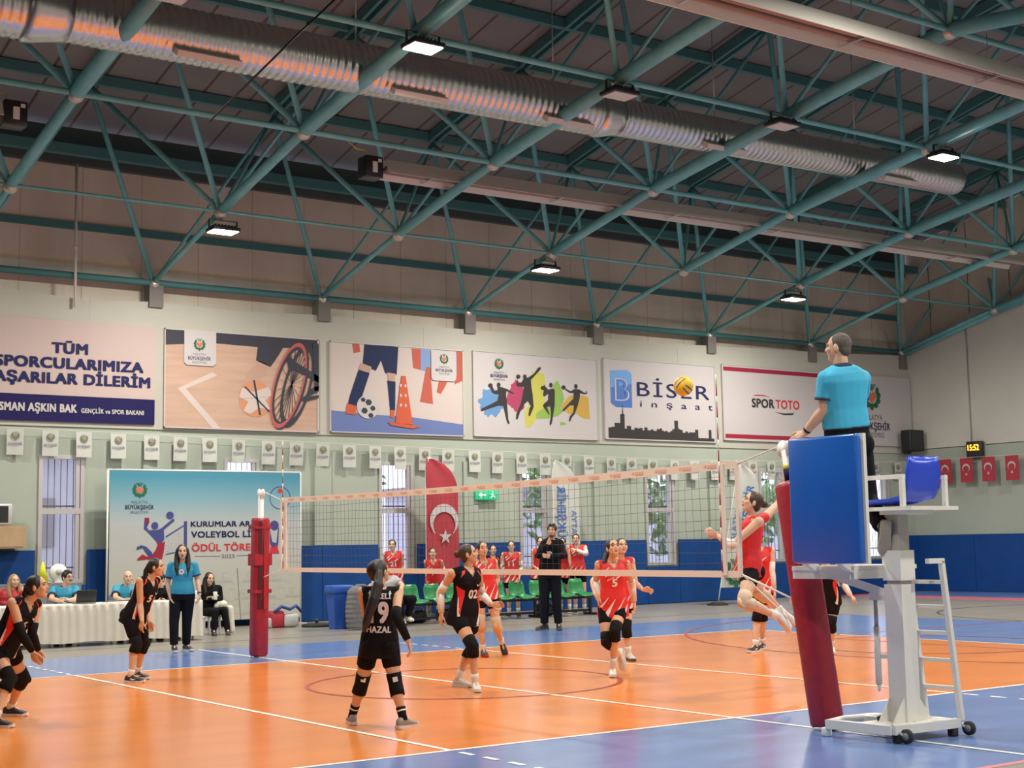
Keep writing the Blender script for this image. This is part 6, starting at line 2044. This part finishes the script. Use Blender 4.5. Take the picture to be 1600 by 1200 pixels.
# officials
p = Person(PEOPLE['ref2'], 'long-haired referee in blue polo and black trousers with a whistle in her mouth', 'referees', 'skin_b', voxel=.008)
p.hair('long'); p.top_with_sleeves('polo_shirt', 'polo_blue', hem=.02, collar='polo_trim', badge=True); p.bottoms('trousers', 'trouser_black', 2, loose=.014, high=.30); p.shoes('shoe_black', 'sole_white')
H = p.Hp
w = MB().tube([H(0, .092, -.06), H(0, .118, -.062)], .007, 8).ball(H(0, .122, -.066), .011); w.build('whistle', 'black', p.t)
m = MB(); wr, el = p.J['wrL'], p.J['elL']; m.tube([wr.lerp(el, .06), wr.lerp(el, .14)], .034, 14); m.build('wristwatch', 'black', p.t)
p = Person(PEOPLE['ref1'], 'referee in bright blue polo standing on the referee stand, seen from behind', 'referees', 'skin_b', male=True, voxel=.007)
p.hair('buzz', 'hair_grey'); p.top_with_sleeves('polo_shirt', 'polo_bright', hem=.20, collar='polo_trim', loose=.028); p.bottoms('trousers', 'trouser_black', 2, loose=.018, high=.26); p.shoes('shoe_black', 'sole_tan', air=True)
c = p.J['pel'] + p.up * (.215 * p.L)
m = MB(); rings = p.rings(.024, .19, .235); m.loft(rings, cap=False); m.build('belt', 'black_plastic', p.t)
wr, el = p.J['wrL'], p.J['elL']; d_ = (el - wr).normalized()
m = MB().tube([wr.lerp(el, .05), wr.lerp(el, .13)], .036, 14); m.build('wristwatch', 'black', p.t)
p = Person(PEOPLE['wred'], 'blond woman in red jacket at the left end of the table', OFF, 'skin_b', voxel=.010)
p.hair('long', 'hair_blond'); p.top_with_sleeves('jacket', 'coat_red', full=True, loose=.03, collar='coat_red'); p.bottoms('trousers', 'trouser_black', 2); p.shoes('shoe_black', 'sole_dark')
chair('chair', 'chair under the blond woman in red', -1.885, 11.28, math.radians(10), 'grey_plastic')
p = Person(PEOPLE['m1'], 'man with moustache and glasses in teal polo at the table, arms folded', OFF, 'skin_b', male=True, voxel=.009)
p.hair('short'); p.top_with_sleeves('polo_shirt', 'polo_blue', collar='polo_trim'); p.bottoms('trousers', 'trouser_black', 2); p.shoes('shoe_black', 'sole_dark')
H, S_ = p.Hp, p.S_
MB().caps(H(-.026, .098, -.046), H(.026, .098, -.046), .007 * S_, .007 * S_, 8).build('moustache', 'hair_dark', p.t)
m = MB()
for s in (-1, 1):
    m.tube([H(s * .033 + .024 * math.cos(a), .096, .002 + .018 * math.sin(a)) for a in [2 * PI * i / 14 for i in range(14)]], .0025, 5, closed=True)
    m.tube([H(s * .057, .094, .004), H(s * .076, .0, .004)], .0025, 5)
m.build('glasses', 'black', p.t)
chair('chair', 'chair under the moustached official', -1.03, 11.08, math.radians(18), 'grey_plastic')
p = Person(PEOPLE['m2'], 'bald man in teal polo at the table resting his cheek on one hand', OFF, 'skin_b', male=True, voxel=.009)
p.hair('bald', 'hair_grey'); p.top_with_sleeves('polo_shirt', 'polo_blue', collar='polo_trim'); p.bottoms('trousers', 'trouser_black', 2); p.shoes('shoe_black', 'sole_dark')
chair('chair', 'chair under the bald official', .06, 11.08, math.radians(18), 'grey_plastic')
p = Person(PEOPLE['d3'], 'person in dark jacket at the table, half hidden by the second player in black', OFF, 'skin_b', male=True, voxel=.010)
p.hair('short'); p.top_with_sleeves('jacket', 'jacket_black', full=True, collar='jacket_black'); p.bottoms('trousers', 'trouser_black', 2); p.shoes('shoe_black', 'sole_dark')
chair('chair', 'chair under the person in the dark jacket', .72, 11.08, math.radians(25), 'grey_plastic')
p = Person(PEOPLE['wb'], 'young woman in black sitting right of the table with a cream coat on her lap', None, 'skin_b', voxel=.008)
p.hair('long'); p.top_with_sleeves('jacket', 'jacket_black', full=True, loose=.02, collar='jacket_black'); p.bottoms('trousers', 'trouser_black', 2, loose=.010); p.shoes('shoe_black', 'sole_dark')
for s in 'RL':
    an, kn = p.J['an' + s], p.J['kn' + s]
    MB().tube([an - Vector((0, 0, .04)), an.lerp(kn, .15), an.lerp(kn, .38)], [.052, .048, .052], 14).build('boot_shaft', 'shoe_black', p.t)
chair('chair', 'white chair under the young woman in black', 1.74, 11.42, math.radians(13), 'white')
T = Vector(PEOPLE['wb']['root'])
k1, h1, k2 = p.J['knL'] + T, p.J['hipL'] + T, p.J['kn' + 'R'] + T
m = MB()
for i in range(9):
    q = i / 8
    c = h1.lerp(k1, .25 + .7 * q) + Vector((.02, 0, .10)); m.ball(c, .07 + .012 * math.sin(i * 2.1), 12, 8)
    m.ball(h1.lerp(k2, .45 + .2 * q) + Vector((.05, 0, .10)), .055, 12, 8)
    e = h1.lerp(k1, .35 + .65 * q) + Vector((.13, 0, .03)); m.caps(e, e + Vector((.03, 0, -.16 - .24 * q)), .055, .05 + .012 * math.sin(i * 1.7))
o = fuse('fur_coat', m, .012, 3, 'cream_fur', None)
tag(o, 'cream fluffy coat draped over the lap of the young woman in black', 'coat')
ph = p.J['wrR'] + T
tag(MB().rbox(ph + Vector((.03, -.09, .06)), (.07, .05, .15), .012).build('paper_cup', 'white'), 'white cup held by the seated young woman in black', 'cup')
run_jobs()
